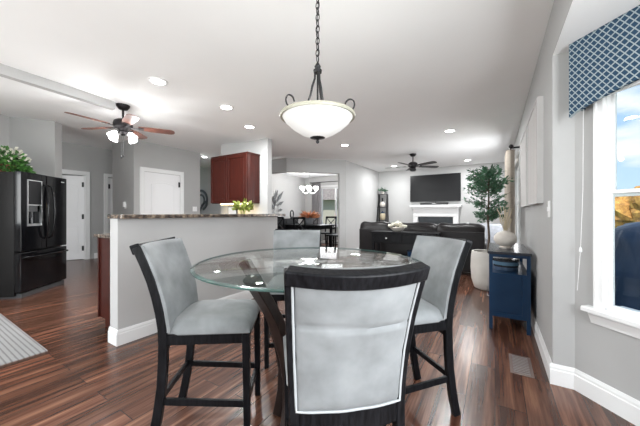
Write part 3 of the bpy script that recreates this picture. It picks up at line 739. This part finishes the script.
# pendant over the table
pl = thing('pendant_lamp', 'frosted glass bowl pendant on a dark chain above the glass table', 'pendant lamp', (-.838, 1.316, 1.54))
ZR = .148
MB().lathe([(.0, .028), (.045, .029), (.095, .052), (.142, .083), (.178, .116), (.200, ZR), (.195, ZR + .002), (.172, .119), (.137, .088), (.091, .057), (.045, .035), (0, .034)], 48).build('glass_bowl', M['bowl'], pl, smooth=60)
MB().lathe([(.196, ZR - .008), (.206, ZR - .010), (.210, ZR), (.206, ZR + .008), (.197, ZR + .008)], 48).build('rim', M['rim'], pl, smooth=40)
MB().lathe([(0, -.005), (.008, .0), (.010, .010), (.006, .016), (.012, .022), (.042, .028), (.044, .033), (0, .036)], 24).build('finial', M['chain'], pl, smooth=40)
for k in range(3):
    a = R(32 + (220, 340, 100)[k]); ca, sa = math.cos(a), math.sin(a)
    MB().tube([(r_ * ca, r_ * sa, z_) for r_, z_ in [(.185 + .024 * math.cos(R(t)) - .00002 * t, ZR + .040 + .030 * math.sin(R(t))) for t in range(-75, 190, 14)]], .0045, 8).build('scroll', M['chain'], pl, smooth=60)
    a = R(32 + 170 + 120 * k); ca, sa = math.cos(a), math.sin(a)
    MB().tube([(r_ * ca, r_ * sa, z_) for r_, z_ in ((.075, .10), (.062, .21), (.050, .245), (.040, .27), (.030, .32), (.016, .36), (.014, .40))], .006, 8).build('rod', M['chain'], pl, smooth=60)
MB().tube([(0, 0, .06), (0, 0, .40)], .005, 8).build('stem', M['chain'], pl)
MB().lathe([(.006, .385), (.022, .390), (.024, .405), (.014, .415), (.018, .425), (.010, .44), (.003, .45)], 20).build('hub', M['chain'], pl, smooth=40)
b = MB(); z = .452; k = 0
while z < .96:
    q = [(.011 * math.sin(t), 0, z + .017 + .021 * math.cos(t)) if k % 2 else (0, .011 * math.sin(t), z + .017 + .021 * math.cos(t)) for t in [2 * PI * j / 12 for j in range(12)]]
    b.tube(q, .0028, 5, closed=True); z += .033; k += 1
b.build('chain', M['chain'], pl, smooth=60)
MB().tube([(.004 * math.sin(j), .004 * math.cos(j), .44 + .05 * j) for j in range(11)], .0022, 5).build('cord', M['chain'], pl)
MB().lathe([(.0, .96), (.03, .965), (.062, .985), (.065, 1.01), (0, 1.01)], 28).build('canopy', M['chain'], pl, smooth=40)
light('pendant_bulb', 'POINT', (0, 0, .15), 14, .06, col=(1, .97, .93), parent=pl)

# ceiling fans
def fan(loc, label, zdrop, ang0, r, mt, kit, cz, housing=.11):
    t = thing('ceiling_fan', label, 'ceiling fan', loc)
    MB().lathe([(.02, -.065), (.05, -.055), (.075, -.02), (.078, 0)], 28).build('canopy', M['bronze'], t, smooth=40)
    MB().tube([(0, 0, -.05), (0, 0, -zdrop + .06)], .013, 10).build('downrod', M['bronze'], t)
    z = -zdrop
    MB().lathe([(.02, z + .085), (.06, z + .075), (.10, z + .05), (housing, z + .01), (housing * .95, z - .03), (.07, z - .05), (.05, z - .075), (.0, z - .08)], 32).build('motor_housing', M['bronze'], t, smooth=40)
    for k in range(5):
        a = R(ang0 + 32 + 72 * k); MM = Matrix.Rotation(a, 4, 'Z') @ Matrix.Translation((0, 0, z - .02)) @ Matrix.Rotation(R(-11), 4, 'X')
        b = MB(MM)
        P = [(.17, -.045), (.30, -.062), (r - .05, -.066), (r - .012, -.045), (r, 0), (r - .012, .045), (r - .05, .066), (.30, .062), (.17, .045)]
        bl = b.prism(P, -.004, .004).build('blade', mt, t, bevel=.002)
        MB(MM).box(.085, .20, -.016, .016, -.012, -.004).box(.17, .23, -.035, .035, -.009, -.004).build('blade_iron', M['bronze'], bl)
    if kit:
        MB().lathe([(.045, z - .07), (.06, z - .09), (.05, z - .12), (.02, z - .135), (0, z - .137)], 24).build('light_fitter', M['bronze'], t, smooth=40)
        for k in range(4):
            a = R(20 + 90 * k); c_, s_ = math.cos(a), math.sin(a)
            arm = MB().tube([(.04 * c_, .04 * s_, z - .10), (.085 * c_, .085 * s_, z - .095), (.105 * c_, .105 * s_, z - .115)], .009, 8).build('lamp_arm', M['bronze'], t)
            MM = Matrix.Translation((.105 * c_, .105 * s_, z - .112)) @ Matrix.Rotation(a, 4, 'Z') @ Matrix.Rotation(R(-38), 4, 'Y')
            MB(MM).lathe([(.018, 0), (.030, -.02), (.038, -.05), (.052, -.085), (.049, -.084), (.034, -.05), (.015, -.01)], 20).build('glass_shade', M['lit'], arm, smooth=50)
            light('fan_bulb', 'POINT', (.185 * c_, .185 * s_, z - .21), 4, .03, parent=t)
        for dx, dz in ((-.025, .40), (.035, .39)):
            MB().tube([(dx, -.01, z - .12), (dx, -.01, z - dz)], .0016, 5).lathe([(.001, 0), (.007, .006), (.007, .03), (.002, .038)], 10, (dx, -.01, z - dz - .03)).build('pull_chain', M['chain'], t)
    else:
        MB().lathe([(.05, z - .07), (.07, z - .085), (.075, z - .11), (.055, z - .14), (0, z - .15)], 24).build('light_bowl', M['blackmetal'], t, smooth=40)
    return t
fan((-4.10, 1.73, CEIL), 'dark bronze ceiling fan with cherry blades and lit lamps in the kitchen', .26, 27, .60, M['blade'], True, 0)
fan((-1.65, 6.80, CEIL), 'black ceiling fan in the living room before the television', .27, 10, .66, M['blade_dark'], False, 0)

# ================================================================== LIVING ROOM
tv = thing('television', 'large flat screen television on the far wall above the mantel', 'television', (-1.572, 9.2, 1.50))
MB().box(-.725, .725, -.09, -.03, 0, .83).build('bezel', M['blackmetal'], tv, bevel=.004)
MB().box(-.712, .712, -.093, -.0905, .016, .815).build('screen', M['screen'], tv)
MB().box(-.2, .2, -.03, 0, .25, .55).build('wall_mount', M['blackmetal'], tv)
MB().tube([(.02, -.01, 0), (.02, -.01, -.10)], .008, 6).build('cable', M['blackmetal'], tv)
fp = thing('fireplace', 'white fireplace surround with dark firebox under the television', 'fireplace', (-1.54, 9.2, 0))
MB().box(-.72, .72, -.30, 0, 1.33, 1.395).box(-.67, .67, -.24, 0, 1.28, 1.33).build('mantel_shelf', M['trim'], fp, bevel=.006)
MB().box(-.64, .64, -.19, 0, 1.035, 1.28).box(-.64, -.50, -.19, 0, 0, 1.035).box(.50, .64, -.19, 0, 0, 1.035).build('surround', M['trim'], fp, bevel=.004)
MB().box(-.50, .50, -.08, 0, 0, 1.035).build('firebox', M['brick'], fp)
MB().box(-.6, .6, -.2, -.19, 1.06, 1.10).build('moulding', M['trim'], fp)
sb = thing('soundbar', 'black soundbar standing on the white mantel', 'speaker', (-1.56, 9.0, 1.395)); MB().box(-.40, .40, -.045, .045, 0, .07).build('speaker_body', M['blackmetal'], sb, bevel=.008)
MB().box(-.05, .05, -.047, -.045, .03, .04).build('status_display', M['chrome'], sb)

so = thing('sofa', 'dark leather sofa seen from behind facing the television', 'sofa', (-1.36, 5.8, 0))
SX0, SX1 = -1.25, 1.23
MB().box(SX0, SX1, .02, .95, .05, .42).build('base', M['leather'], so, bevel=.03)
xs = [SX0 + .02, -.53, .40, SX1 - .02]
for x0, x1 in zip(xs, xs[1:]):
    def cu(u, v, x0=x0, x1=x1):
        a = 2 * PI * v; t = (u - .5) * 2; k = (1 - abs(t) ** 10) ** .5 * .12 + .88
        hh = .30 * k; dd = .135 * k
        q = lambda s: math.copysign(abs(s) ** .6, s)
        return (x0 + .004 + u * (x1 - x0 - .008), .15 + dd * q(math.cos(a)) + .02 * math.sin(a), .655 + hh * q(math.sin(a)) + .010 * math.sin(5 * t))
    b = MB(); nu, nv = 14, 24
    rg = [[b.v(cu(i / nu, j / nv)) for j in range(nv)] for i in range(nu + 1)]
    for A, B in zip(rg, rg[1:]):
        for j in range(nv): b.f([A[j], A[(j + 1) % nv], B[(j + 1) % nv], B[j]])
    b.f(rg[0]); b.f(rg[-1]); b.build('back_cushion', M['leather'], so, smooth=60)
MB().box(SX0 + .02, SX1 - .02, 0, .05, .06, .80).build('back_panel', M['leather'], so, bevel=.02)
for x0, x1 in ((SX0, SX0 + .24), (SX1 - .24, SX1)): MB().box(x0, x1, .1, .98, .06, .64).build('arm', M['leather'], so, bevel=.07, seg=4)
for x0, x1 in zip(xs, xs[1:]): MB().box(x0 + .1, x1 - .1, .30, .93, .42, .52).build('seat_cushion', M['leather'], so, bevel=.04, seg=3)
for x in (SX0 + .1, SX1 - .1):
    for y in (.1, .85): MB().box(x - .03, x + .03, y - .03, y + .03, 0, .06).build('leg', M['blackwood'], so)

ct = thing('console_table', 'black console table with two drawers behind the leather sofa', 'table', (-1.50, 5.48, 0))
CX0, CX1 = -.60, .62
MB().box(CX0 - .02, CX1 + .02, -.19, .19, .755, .785).build('table_top', M['blackwood'], ct, bevel=.004)
MB().box(CX0, CX1, -.155, .17, .56, .755).build('drawer_case', M['blackwood'], ct)
for x0 in (CX0 + .03, .03):
    d = MB().box(x0, x0 + .56, -.172, -.155, .58, .745).build('drawer', M['blackwood'], ct, bevel=.003)
    MB(Matrix.Translation((x0 + .28, -.172, .66)) @ Matrix.Rotation(R(90), 4, 'X')).lathe([(.006, 0), (.006, .015), (.018, .02), (.018, .03), (.0, .034)], 14).build('knob', M['chrome'], d, smooth=40)
for x in (CX0, CX1 - .05):
    for y in (-.155, .12): MB().box(x, x + .05, y, y + .05, 0, .56).build('leg', M['blackwood'], ct)
MB().box(CX0, CX1, -.16, .17, .20, .23).build('lower_shelf', M['blackwood'], ct)
fb = thing('flower_bowl', 'bowl of white flowers on the black console table', 'flowers', (-1.62, 5.46, .785))
MB().lathe([(.05, 0), (.10, .03), (.15, .08), (.142, .08), (.09, .035), (0, .02)], 24).build('bowl', M['ceramic'], fb, smooth=50)
b = MB()
for _ in range(26):
    a = rnd.uniform(0, 2 * PI); q = rnd.uniform(0, .15); b.ball((q * math.cos(a) * 1.2, q * math.sin(a) * .8, .10 + .07 * (1 - q / .15) + rnd.uniform(0, .02)), .035, .035, .028, 8, 5, .15)
b.build('blossom', M['flower'], fb)
for k, (w_, d_, z_, cc, lab) in enumerate(((.30, .20, .23, (.55, .55, .57), 'wide pale book at the bottom of the stack under the console table'), (.27, .19, .265, (.35, .35, .37), 'grey book in the middle of the stack under the console table'), (.25, .18, .30, (.68, .67, .65), 'white book on top of the stack under the console table'))):
    bk_ = thing('book', lab, 'book', (-1.72 + .01 * k, 5.46, z_), R(4 * k - 4), 'books on the console shelf')
    cv = pm('book_cover_%d' % k, cc, .6)
    MB().box(-w_ / 2, w_ / 2, -d_ / 2, d_ / 2, 0, .004).box(-w_ / 2, w_ / 2, -d_ / 2, d_ / 2, .031, .035).box(-w_ / 2, -w_ / 2 + .004, -d_ / 2, d_ / 2, .004, .031).build('cover', cv, bk_)
    MB().box(-w_ / 2 + .004, w_ / 2 - .006, -d_ / 2 + .006, d_ / 2 - .006, .004, .031).build('pages', M['paper'], bk_)
ck = thing('storage_basket', 'dark blue basket on the lower shelf of console table', 'basket', (-1.28, 5.46, .23)); MB().lathe([(.12, 0), (.14, .08), (.145, .2), (.13, .2), (.12, .02)], 20).build('basket_body', M['navy'], ck, smooth=40); MB().tube([(.145 * math.cos(t), .145 * math.sin(t), .2) for t in [2 * PI * k / 24 for k in range(24)]], .008, 6, closed=True).build('basket_rim', M['navy_top'], ck)

# ladder shelf in the far corner
ls = thing('ladder_shelf', 'black ladder shelf in the far left corner of living room', 'shelf', (-3.185, 9.0, 0))
for s in (-1, 1):
    MB().rect([(s * .165, -.22, 0), (s * .14, .10, 1.78)], .03, .03, (1, 0, 0)).build('side_rail', M['blackmetal'], ls)
    MB().rect([(s * .165, .16, 0), (s * .14, .14, 1.78)], .03, .03, (1, 0, 0)).build('back_rail', M['blackmetal'], ls)
for z_, dpt in ((.45, .34), (.90, .28), (1.33, .22), (1.76, .16)):
    hw = .165 - .025 * z_ / 1.78; MB().box(-hw, hw, .15 - dpt, .15, z_, z_ + .02).build('shelf_board', M['blackmetal'], ls)
leafy('shelf_plant', 'small green plant on top of the ladder shelf', 'plant', (-3.185, 9.06, 1.78), 70, .12, (.10, .18), .07, .02, M['leaf'], ([(.04, 0), (.055, .08), (.045, .08), (.04, .06)], M['ceramic']))
v_ = thing('shelf_vase', 'white vase with dark neck on the upper board of ladder shelf', 'vase', (-3.185, 9.03, 1.35))
MB().lathe([(.05, 0), (.085, .05), (.09, .10), (.05, .16), (.03, .18)], 20).build('vase_body', M['ceramic'], v_, smooth=50); MB().lathe([(.03, .18), (.022, .24), (.03, .30), (.02, .30), (.015, .2)], 16).build('vase_neck', M['blackmetal'], v_, smooth=50)
v_ = thing('shelf_jar', 'gold and blue jar on the second board of ladder shelf', 'jar', (-3.17, 9.01, .92))
MB().lathe([(.06, 0), (.09, .06), (.09, .18), (.06, .22)], 20).build('jar_body', M['pampas'], v_, smooth=50); MB().lathe([(.062, .22), (.062, .25), (.012, .27), (.014, .29), (0, .30)], 16).build('lid', M['navy'], v_, smooth=40)

# olive tree
ot = thing('olive_tree', 'potted olive tree in a cream planter beside the leather sofa', 'tree', (-.085, 4.96, 0))
MB().lathe([(.15, 0), (.19, .02), (.228, .15), (.240, .32), (.232, .50), (.222, .57), (.200, .57), (.205, .50)], 40).build('planter', M['planter'], ot, smooth=50)
MB().lathe([(.205, .50), (.0, .52)], 30).build('soil', M['soil'], ot)
tr = MB(); tr.tube([(0, 0, .5), (.01, .005, .8), (-.006, 0, 1.05), (.004, .004, 1.35), (0, 0, 1.82)], .016, 8, scale=[1.2, 1, .9, .7, .3])
fo = MB()
for k in range(60):
    z0 = rnd.uniform(1.05, 1.76); a = rnd.uniform(0, 2 * PI); ln = rnd.uniform(.10, .29) * (1.1 - max(0, z0 - 1.40) * .8)
    d = Vector((math.cos(a), math.sin(a), rnd.uniform(-.1, .65))); p0 = Vector((0, 0, z0))
    mid = p0 + d * ln * .6; end = p0 + d * ln + Vector((0, 0, -.04 if z0 < 1.2 else .02))
    tr.tube([p0, mid, end], .0035, 5, scale=[1.2, .8, .4])
    for j in range(52):
        t = rnd.uniform(.15, 1.08); q = p0.lerp(end, t) + Vector((rnd.uniform(-.035, .035), rnd.uniform(-.035, .035), rnd.uniform(-.035, .035)))
        if q.x > .20 and q.y > -.05: continue
        fo.leaf(q, d + Vector((rnd.uniform(-1, 1), rnd.uniform(-1, 1), rnd.uniform(-.9, .9))), rnd.uniform(.04, .075), rnd.uniform(.007, .012))
tr.build('trunk', M['bark'], ot, smooth=60); fo.build('foliage', M['leaf'], ot)

# navy cabinet at the right wall
nc = thing('navy_cabinet', 'navy blue console cabinet against the right wall', 'cabinet', (.13, 3.27, 0))
NX0, NX1, NY1 = -.18, .155, .93
MB().box(NX0 - .01, NX1 + .008, -.015, NY1 + .015, .745, .77).build('cabinet_top', M['navy_top'], nc, bevel=.003)
for x in (NX0, NX1 - .03):
    for y in (0, NY1 - .03): MB().box(x, x + .03, y, y + .03, 0, .745).build('leg', M['navy'], nc)
MB().box(NX0 + .03, NX1 - .03, .006, .022, .13, .56).box(NX0 + .03, NX1 - .03, -.001, .006, .13, .17).box(NX0 + .03, NX1 - .03, -.001, .006, .52, .56).box(NX0 + .03, NX0 + .065, -.001, .006, .17, .52).box(NX1 - .065, NX1 - .03, -.001, .006, .17, .52).build('end_panel', M['navy'], nc)
MB().box(NX0 + .03, NX1 - .03, .022, NY1 - .03, .13, .15).build('bottom_board', M['navy'], nc)
MB().box(NX0 + .01, NX1 - .01, .022, NY1 - .02, .54, .56).build('shelf', M['navy'], nc)
MB().box(NX0 + .03, NX1 - .03, NY1 - .022, NY1 - .006, .13, .56).build('end_panel', M['navy'], nc)
for y0, y1 in ((.035, .45), (.47, .895)):
    d = MB().box(NX0 + .002, NX0 + .02, y0, y1, .15, .54).build('cabinet_door', M['navy'], nc, bevel=.002)
    MB().tube([(NX0, y0 + .06, .40), (NX0 - .018, y0 + .06, .40), (NX0 - .018, y0 + .06, .30), (NX0, y0 + .06, .30)], .004, 6).build('handle', M['chrome'], d)
MB().box(NX1 - .012, NX1, .03, NY1 - .03, .15, .54).build('back_board', M['navy'], nc)
MB().box(NX0 + .03, NX1 - .03, .004, .02, .715, .745).build('top_rail', M['navy'], nc)
for k, (z_, r_) in enumerate(((.561, .105), (.616, .115))):
    t = thing('round_tin', ('lower' if k == 0 else 'upper') + ' round blue tin stacked in the open shelf of navy cabinet', 'tin', (.095, 3.50, z_), 0, 'blue tins in the navy cabinet')
    MB().lathe([(r_ * .96, 0), (r_, .004), (r_, .036), (r_ * .97, .038)], 32).build('tin_body', pm('tin_blue_%d' % k, (.10, .20, .30) if k else (.05, .09, .16), .35), t, smooth=40)
    MB().lathe([(r_ * 1.02, .036), (r_ * 1.02, .052), (r_ * .9, .055), (0, .055)], 32).build('lid', M['navy_top'], t, smooth=40)
vs = thing('round_vase', 'round cream ceramic vase with dry grass on the navy cabinet', 'vase', (.095, 3.64, .77))
MB().lathe([(.055, 0), (.060, .012), (.045, .02), (.085, .045), (.108, .085), (.105, .125), (.075, .165), (.035, .18), (.026, .19), (.018, .185), (.02, .16)], 36).build('vase_body', M['ceramic'], vs, smooth=60)
b = MB()
for k in range(22):
    a = rnd.uniform(0, 2 * PI); q = rnd.uniform(.02, .10); h_ = rnd.uniform(.30, .46)
    b.tube([(0, 0, .15), (q * .4 * math.cos(a), q * .4 * math.sin(a), h_ * .7), (q * math.cos(a), q * math.sin(a), h_)], .0022, 4, scale=[.8, 1, 1.6])
b.build('dry_grass', M['pampas'], vs)

# armchair beyond the sofa
ac = thing('armchair', 'light grey armchair beyond the right end of the sofa', 'armchair', (.0, 7.50, 0))
MB().box(-.36, .28, -.35, .35, .12, .44).build('seat', M['grey_fabric'], ac, bevel=.04, seg=3)
MB().hexa([(-.36, -.40, .35), (.28, -.40, .35), (.28, -.24, .35), (-.36, -.24, .35), (-.34, -.48, .92), (.26, -.48, .92), (.26, -.34, .92), (-.34, -.34, .92)]).build('backrest', M['grey_fabric'], ac, bevel=.04, seg=3)
for x in (-.38, .20): MB().box(x, x + .10, -.35, .35, .12, .60).build('arm', M['grey_fabric'], ac, bevel=.03, seg=3)
for x in (-.32, .24):
    for y in (-.30, .30): MB().lathe([(.014, 0), (.022, .13)], 10, (x, y, 0)).build('leg', M['blackwood'], ac)

# curtain and rod on the right wall
def drape(mb, p0, p1, z0, z1, nfold, amp, nrm):
    p0, p1, n_ = Vector((*p0, 0)), Vector((*p1, 0)), Vector((*nrm, 0))
    mb.slab(lambda u, v: p0.lerp(p1, u) + n_ * (amp * math.sin(2 * PI * nfold * u) * (.8 + .2 * (1 - v))) + Vector((0, 0, z0 + v * (z1 - z0))), nfold * 10, 8, n_ * .006)
    return mb
cu_ = thing('window_curtain', 'beige curtain panel hanging by the living room window', 'curtain', (0, 0, 0))
drape(MB(), (.205, 5.22), (.205, 5.97), .02, 2.12, 6, .07, (-1, 0)).build('drape', M['curtain'], cu_, smooth=60)
MB().box(.145, .265, 5.22, 5.97, 2.118, 2.123).build('heading', M['curtain'], cu_)
rd = thing('curtain_rod', 'dark curtain rod with round finial on the right wall', 'curtain rod', (.205, 5.10, 2.145))
MB().tube([(0, 0, 0), (0, 2.3, 0)], .013, 10).build('rod', M['bronze'], rd, smooth=60); MB().ball((0, -.03, 0), .032, .032, .032, 14, 8).build('finial', M['bronze'], rd, smooth=60)
for y in (.08, 2.2): MB().box(0, .114, y - .01, y + .01, -.012, .012).build('bracket', M['bronze'], rd)
# canvases on the right wall
for k, (y0, y1, lab) in enumerate(((2.852, 3.66, 'nearer pale striped canvas on the right wall'), (3.80, 4.72, 'farther pale striped canvas on the right wall'))):
    t = thing('wall_canvas', lab, 'wall art', (.330, (y0 + y1) / 2, 1.23), R(-90), 'pale canvases on the right wall')
    w_ = (y1 - y0) / 2
    MB().box(-w_ + .012, w_ - .012, -.036, -.004, .012, .848).build('canvas', M['art'], t)
    b = MB(); b.box(-w_, -w_ + .012, -.042, 0, 0, .86).box(w_ - .012, w_, -.042, 0, 0, .86).box(-w_ + .012, w_ - .012, -.042, 0, 0, .012).box(-w_ + .012, w_ - .012, -.042, 0, .848, .86).build('frame', M['paper'], t)
# floor register
fv = thing('floor_vent', 'small metal floor register near the right wall', 'vent', (.165, 2.60, 0), R(0))
MB().box(-.07, .07, -.16, .16, .0, .003).build('vent_plate', pm('vent_metal', (.26, .20, .18), .35, metal=.5), fv, bevel=.001)
for k in range(11):
    y = -.13 + k * .026; MB().box(-.05, .05, y - .004, y + .004, .003, .006).build('louvre', M['chrome'], fv)

# valance over the bay window (local x along the facet)
va = thing('window_valance', 'blue lattice patterned valance over the bay window', 'valance', (.444, 2.437, 0), R(-48))
NXs = 40
def vbot(x): 
    d = min(x - .045, 1.12 - x) / .5
    return 1.75 + .115 * min(1, max(0, d)) ** .62 if d < 1 else 1.865
xs_ = [.045 + (1.075) * (k / NXs) for k in range(NXs + 1)]
b = MB(); P = [(.045, 2.213), (1.12, 2.213)] + [(x, vbot(x)) for x in reversed(xs_)]
b.prism(P, -.105, -.085, 'y'); b.box(.045, .063, -.085, 0, 1.80, 2.213); b.box(1.102, 1.12, -.085, 0, 1.80, 2.213)
b.build('valance_board', M['lattice'], va)
MB().box(.05, 1.09, -.06, -.035, 1.83, 1.87).build('blind_headrail', M['trim'], va)
bc = thing('blind_cord', 'thin white blind cord hanging beside the bay window', 'cord', (.444, 2.437, 0), R(-48))
MB().tube([(.072, -.03, 1.80), (.068, -.028, 1.3), (.060, -.035, .93), (.052, -.050, .66)], .0013, 5).build('cord', M['plastic'], bc)
MB().lathe([(.003, 0), (.008, .008), (.006, .03), (.002, .036)], 12, (.060, -.035, .90)).build('tassel', M['plastic'], bc)

# ================================================================== DINING ROOM
DC = (-5.25, 7.72)
dt = thing('dining_table', 'dark wooden dining table in the room beyond the archway', 'table', (*DC, 0))
MB().box(-.74, .74, -.48, .48, .73, .77).build('table_top', M['blackwood'], dt, bevel=.006)
MB().box(-.66, .66, -.40, .40, .64, .73).build('apron', M['blackwood'], dt)
for x in (-.66, .59):
    for y in (-.40, .34): MB().box(x, x + .07, y, y + .07, 0, .64).build('leg', M['blackwood'], dt)
def make_dchair():
    r = thing('dining_chair', '', 'chair')
    for s in (-1, 1):
        MB().rect([(s * .20, -.24, 0), (s * .20, -.20, .45), (s * .20, -.28, 1.02)], .035, .035, (1, 0, 0)).build('rear_leg', M['blackwood'], r)
        MB().rect([(s * .20, .20, 0), (s * .20, .20, .43)], .04, .04, (1, 0, 0)).build('front_leg', M['blackwood'], r)
    MB().box(-.225, .225, -.22, .23, .43, .475).build('seat', M['blackwood'], r, bevel=.008)
    MB().rect([(-.20, -.28, 1.0), (.20, -.28, 1.0)], .06, .03, (0, 0, 1)).build('top_rail', M['blackwood'], r)
    MB().rect([(-.20, -.225, .60), (.20, -.225, .60)], .04, .025, (0, 0, 1)).build('lower_rail', M['blackwood'], r)
    for s in (-1, 1): MB().rect([(-s * .19, -.225, .61), (s * .19, -.275, .985)], .035, .018, (0, 1, 0)).build('cross_slat', M['blackwood'], r)
    for s in (-1, 1): MB().rect([(s * .20, -.22, .2), (s * .20, .2, .2)], .02, .02, (1, 0, 0)).build('stretcher', M['blackwood'], r)
    return r
dch = make_dchair(); firstd = True
for x, y, az, lab in ((-5.75, 7.02, 90, 'black cross-back dining chair at the near side of dining table, left one'),
                      (-4.95, 7.02, 90, 'black cross-back dining chair at the near side of dining table, right one'),
                      (-5.70, 8.40, 270, 'black cross-back dining chair at the far side of dining table, left one'),
                      (-4.95, 8.40, 270, 'black cross-back dining chair at the far side of dining table, below the window'),
                      (-4.25, 7.75, 180, 'black cross-back dining chair at the right end of dining table')):
    q = dch if firstd else copy_tree(dch); firstd = False
    q.location = (x, y, 0); q.rotation_euler = (0, 0, face(az)); tag(q, lab, 'chair', 'dining chairs beyond the archway')
cp = thing('centrepiece_vase', 'glass vase of orange dried foliage on the dining table', 'vase', (*DC, .77))
MB().lathe([(.10, 0), (.13, .04), (.14, .22), (.13, .24), (.12, .2)], 24).build('vase_body', M['grey_fabric'], cp, smooth=50)
b = MB()
for _ in range(170):
    a = rnd.uniform(0, 2 * PI); e = rnd.uniform(.05, 1.1); d = Vector((math.cos(a) * math.cos(e), math.sin(a) * math.cos(e), math.sin(e) * .6)); b.leaf(Vector((0, 0, .22)) + d * .05, d, rnd.uniform(.22, .40), .02)
b.build('foliage', M['orange'], cp)
ch = thing('chandelier', 'chandelier with lit glass shades above the dining table', 'chandelier', (*DC, 1.85))
MB().tube([(0, 0, .0), (0, 0, .64)], .012, 8).build('stem', M['chrome'], ch); MB().lathe([(.06, .70), (.06, .67), (.02, .64)], 20).build('canopy', M['chrome'], ch)
MB().ball((0, 0, .02), .05, .05, .07).build('body', M['chrome'], ch, smooth=60)
for k in range(6):
    a = 2 * PI * k / 6; c_, s_ = math.cos(a), math.sin(a)
    ar = MB().tube([(.03 * c_, .03 * s_, 0), (.12 * c_, .12 * s_, -.06), (.23 * c_, .23 * s_, -.02), (.26 * c_, .26 * s_, .06)], .009, 6).build('arm', M['chrome'], ch, smooth=60)
    MB().lathe([(.03, .06), (.055, .09), (.075, .17), (.07, .17), (.05, .10)], 16, (.26 * c_, .26 * s_, 0)).build('glass_shade', M['lit'], ar, smooth=50)
light('chandelier_bulb', 'POINT', (0, 0, .30), 12, .15, parent=ch)
da = thing('leaf_sculpture', 'dark metal leaf spray on the left wall of dining room', 'wall art', (-6.44, 7.5, 1.15))
b = MB()
for (y0, z0, y1, z1, w_) in ((-.22, .0, -.12, .80, .05), (-.1, .25, -.30, .62, .12), (-.1, .35, .28, .78, .13), (-.05, .25, .30, .42, .11), (0, .1, .24, .12, .10), (-.14, .5, -.02, .80, .10), (-.2, .1, -.33, .32, .10)):
    d = Vector((0, y1 - y0, z1 - z0)); n_ = Vector((0, -d.z, d.y)).normalized()
    p = Vector((.03, y0, z0)); b.hexa([p, p + d * .5 + n_ * w_ * .5, p + d, p + d * .5 - n_ * w_ * .5] + [q + Vector((.012, 0, 0)) for q in (p, p + d * .5 + n_ * w_ * .5, p + d, p + d * .5 - n_ * w_ * .5)])
b.build('leaf_spray', M['fridge_grey'], da); MB().box(0, .03, -.16, -.13, .35, .38).build('hanger', M['fridge_grey'], da)
sd_ = thing('sideboard', 'black sideboard against the left wall of the dining room', 'sideboard', (-6.26, 7.5, 0))
MB().box(-.17, .20, -.7, .7, .1, .92).build('body', M['blackwood'], sd_); MB().box(-.18, .22, -.72, .72, .92, .95).build('top', M['blackwood'], sd_)
for y in (-.69, .01): MB().box(.20, .215, y, y + .68, .12, .90).build('door', M['blackwood'], sd_)
for x in (-.14, .17):
    for y in (-.65, .65): MB().box(x - .025, x + .025, y - .025, y + .025, 0, .1).build('leg', M['blackwood'], sd_)
lo_ = thing('loop_ornament', 'black loop sculpture standing on the dining sideboard', 'ornament', (-6.15, 7.95, .95))
MB().lathe([(.07, 0), (.07, .02), (.02, .03)], 16).build('plinth', M['blackmetal'], lo_); MB().tube([(0, .09 * math.sin(t) , .16 - .135 * math.cos(t)) for t in [2 * PI * k / 20 for k in range(20)]], .022, 8, closed=True).build('loop', M['blackmetal'], lo_, smooth=60)
dc_ = thing('grey_curtain', 'dark grey curtain left of the dining room window', 'curtain')
drape(MB(), (-6.06, 9.10), (-5.66, 9.10), .02, 2.30, 4, .035, (0, -1)).build('drape', M['curtain_grey'], dc_, smooth=60)
MB().box(-6.06, -5.66, 9.05, 9.15, 2.295, 2.302).build('heading', M['curtain_grey'], dc_)
dr_ = thing('dining_curtain_rod', 'dark curtain rod above the dining room window', 'curtain rod', (-6.15, 9.10, 2.325))
MB().tube([(0, 0, 0), (1.95, 0, 0)], .014, 8).build('rod', M['bronze'], dr_); MB().box(.05, .07, 0, .1, -.01, .01).box(1.85, 1.87, 0, .1, -.01, .01).build('bracket', M['bronze'], dr_)
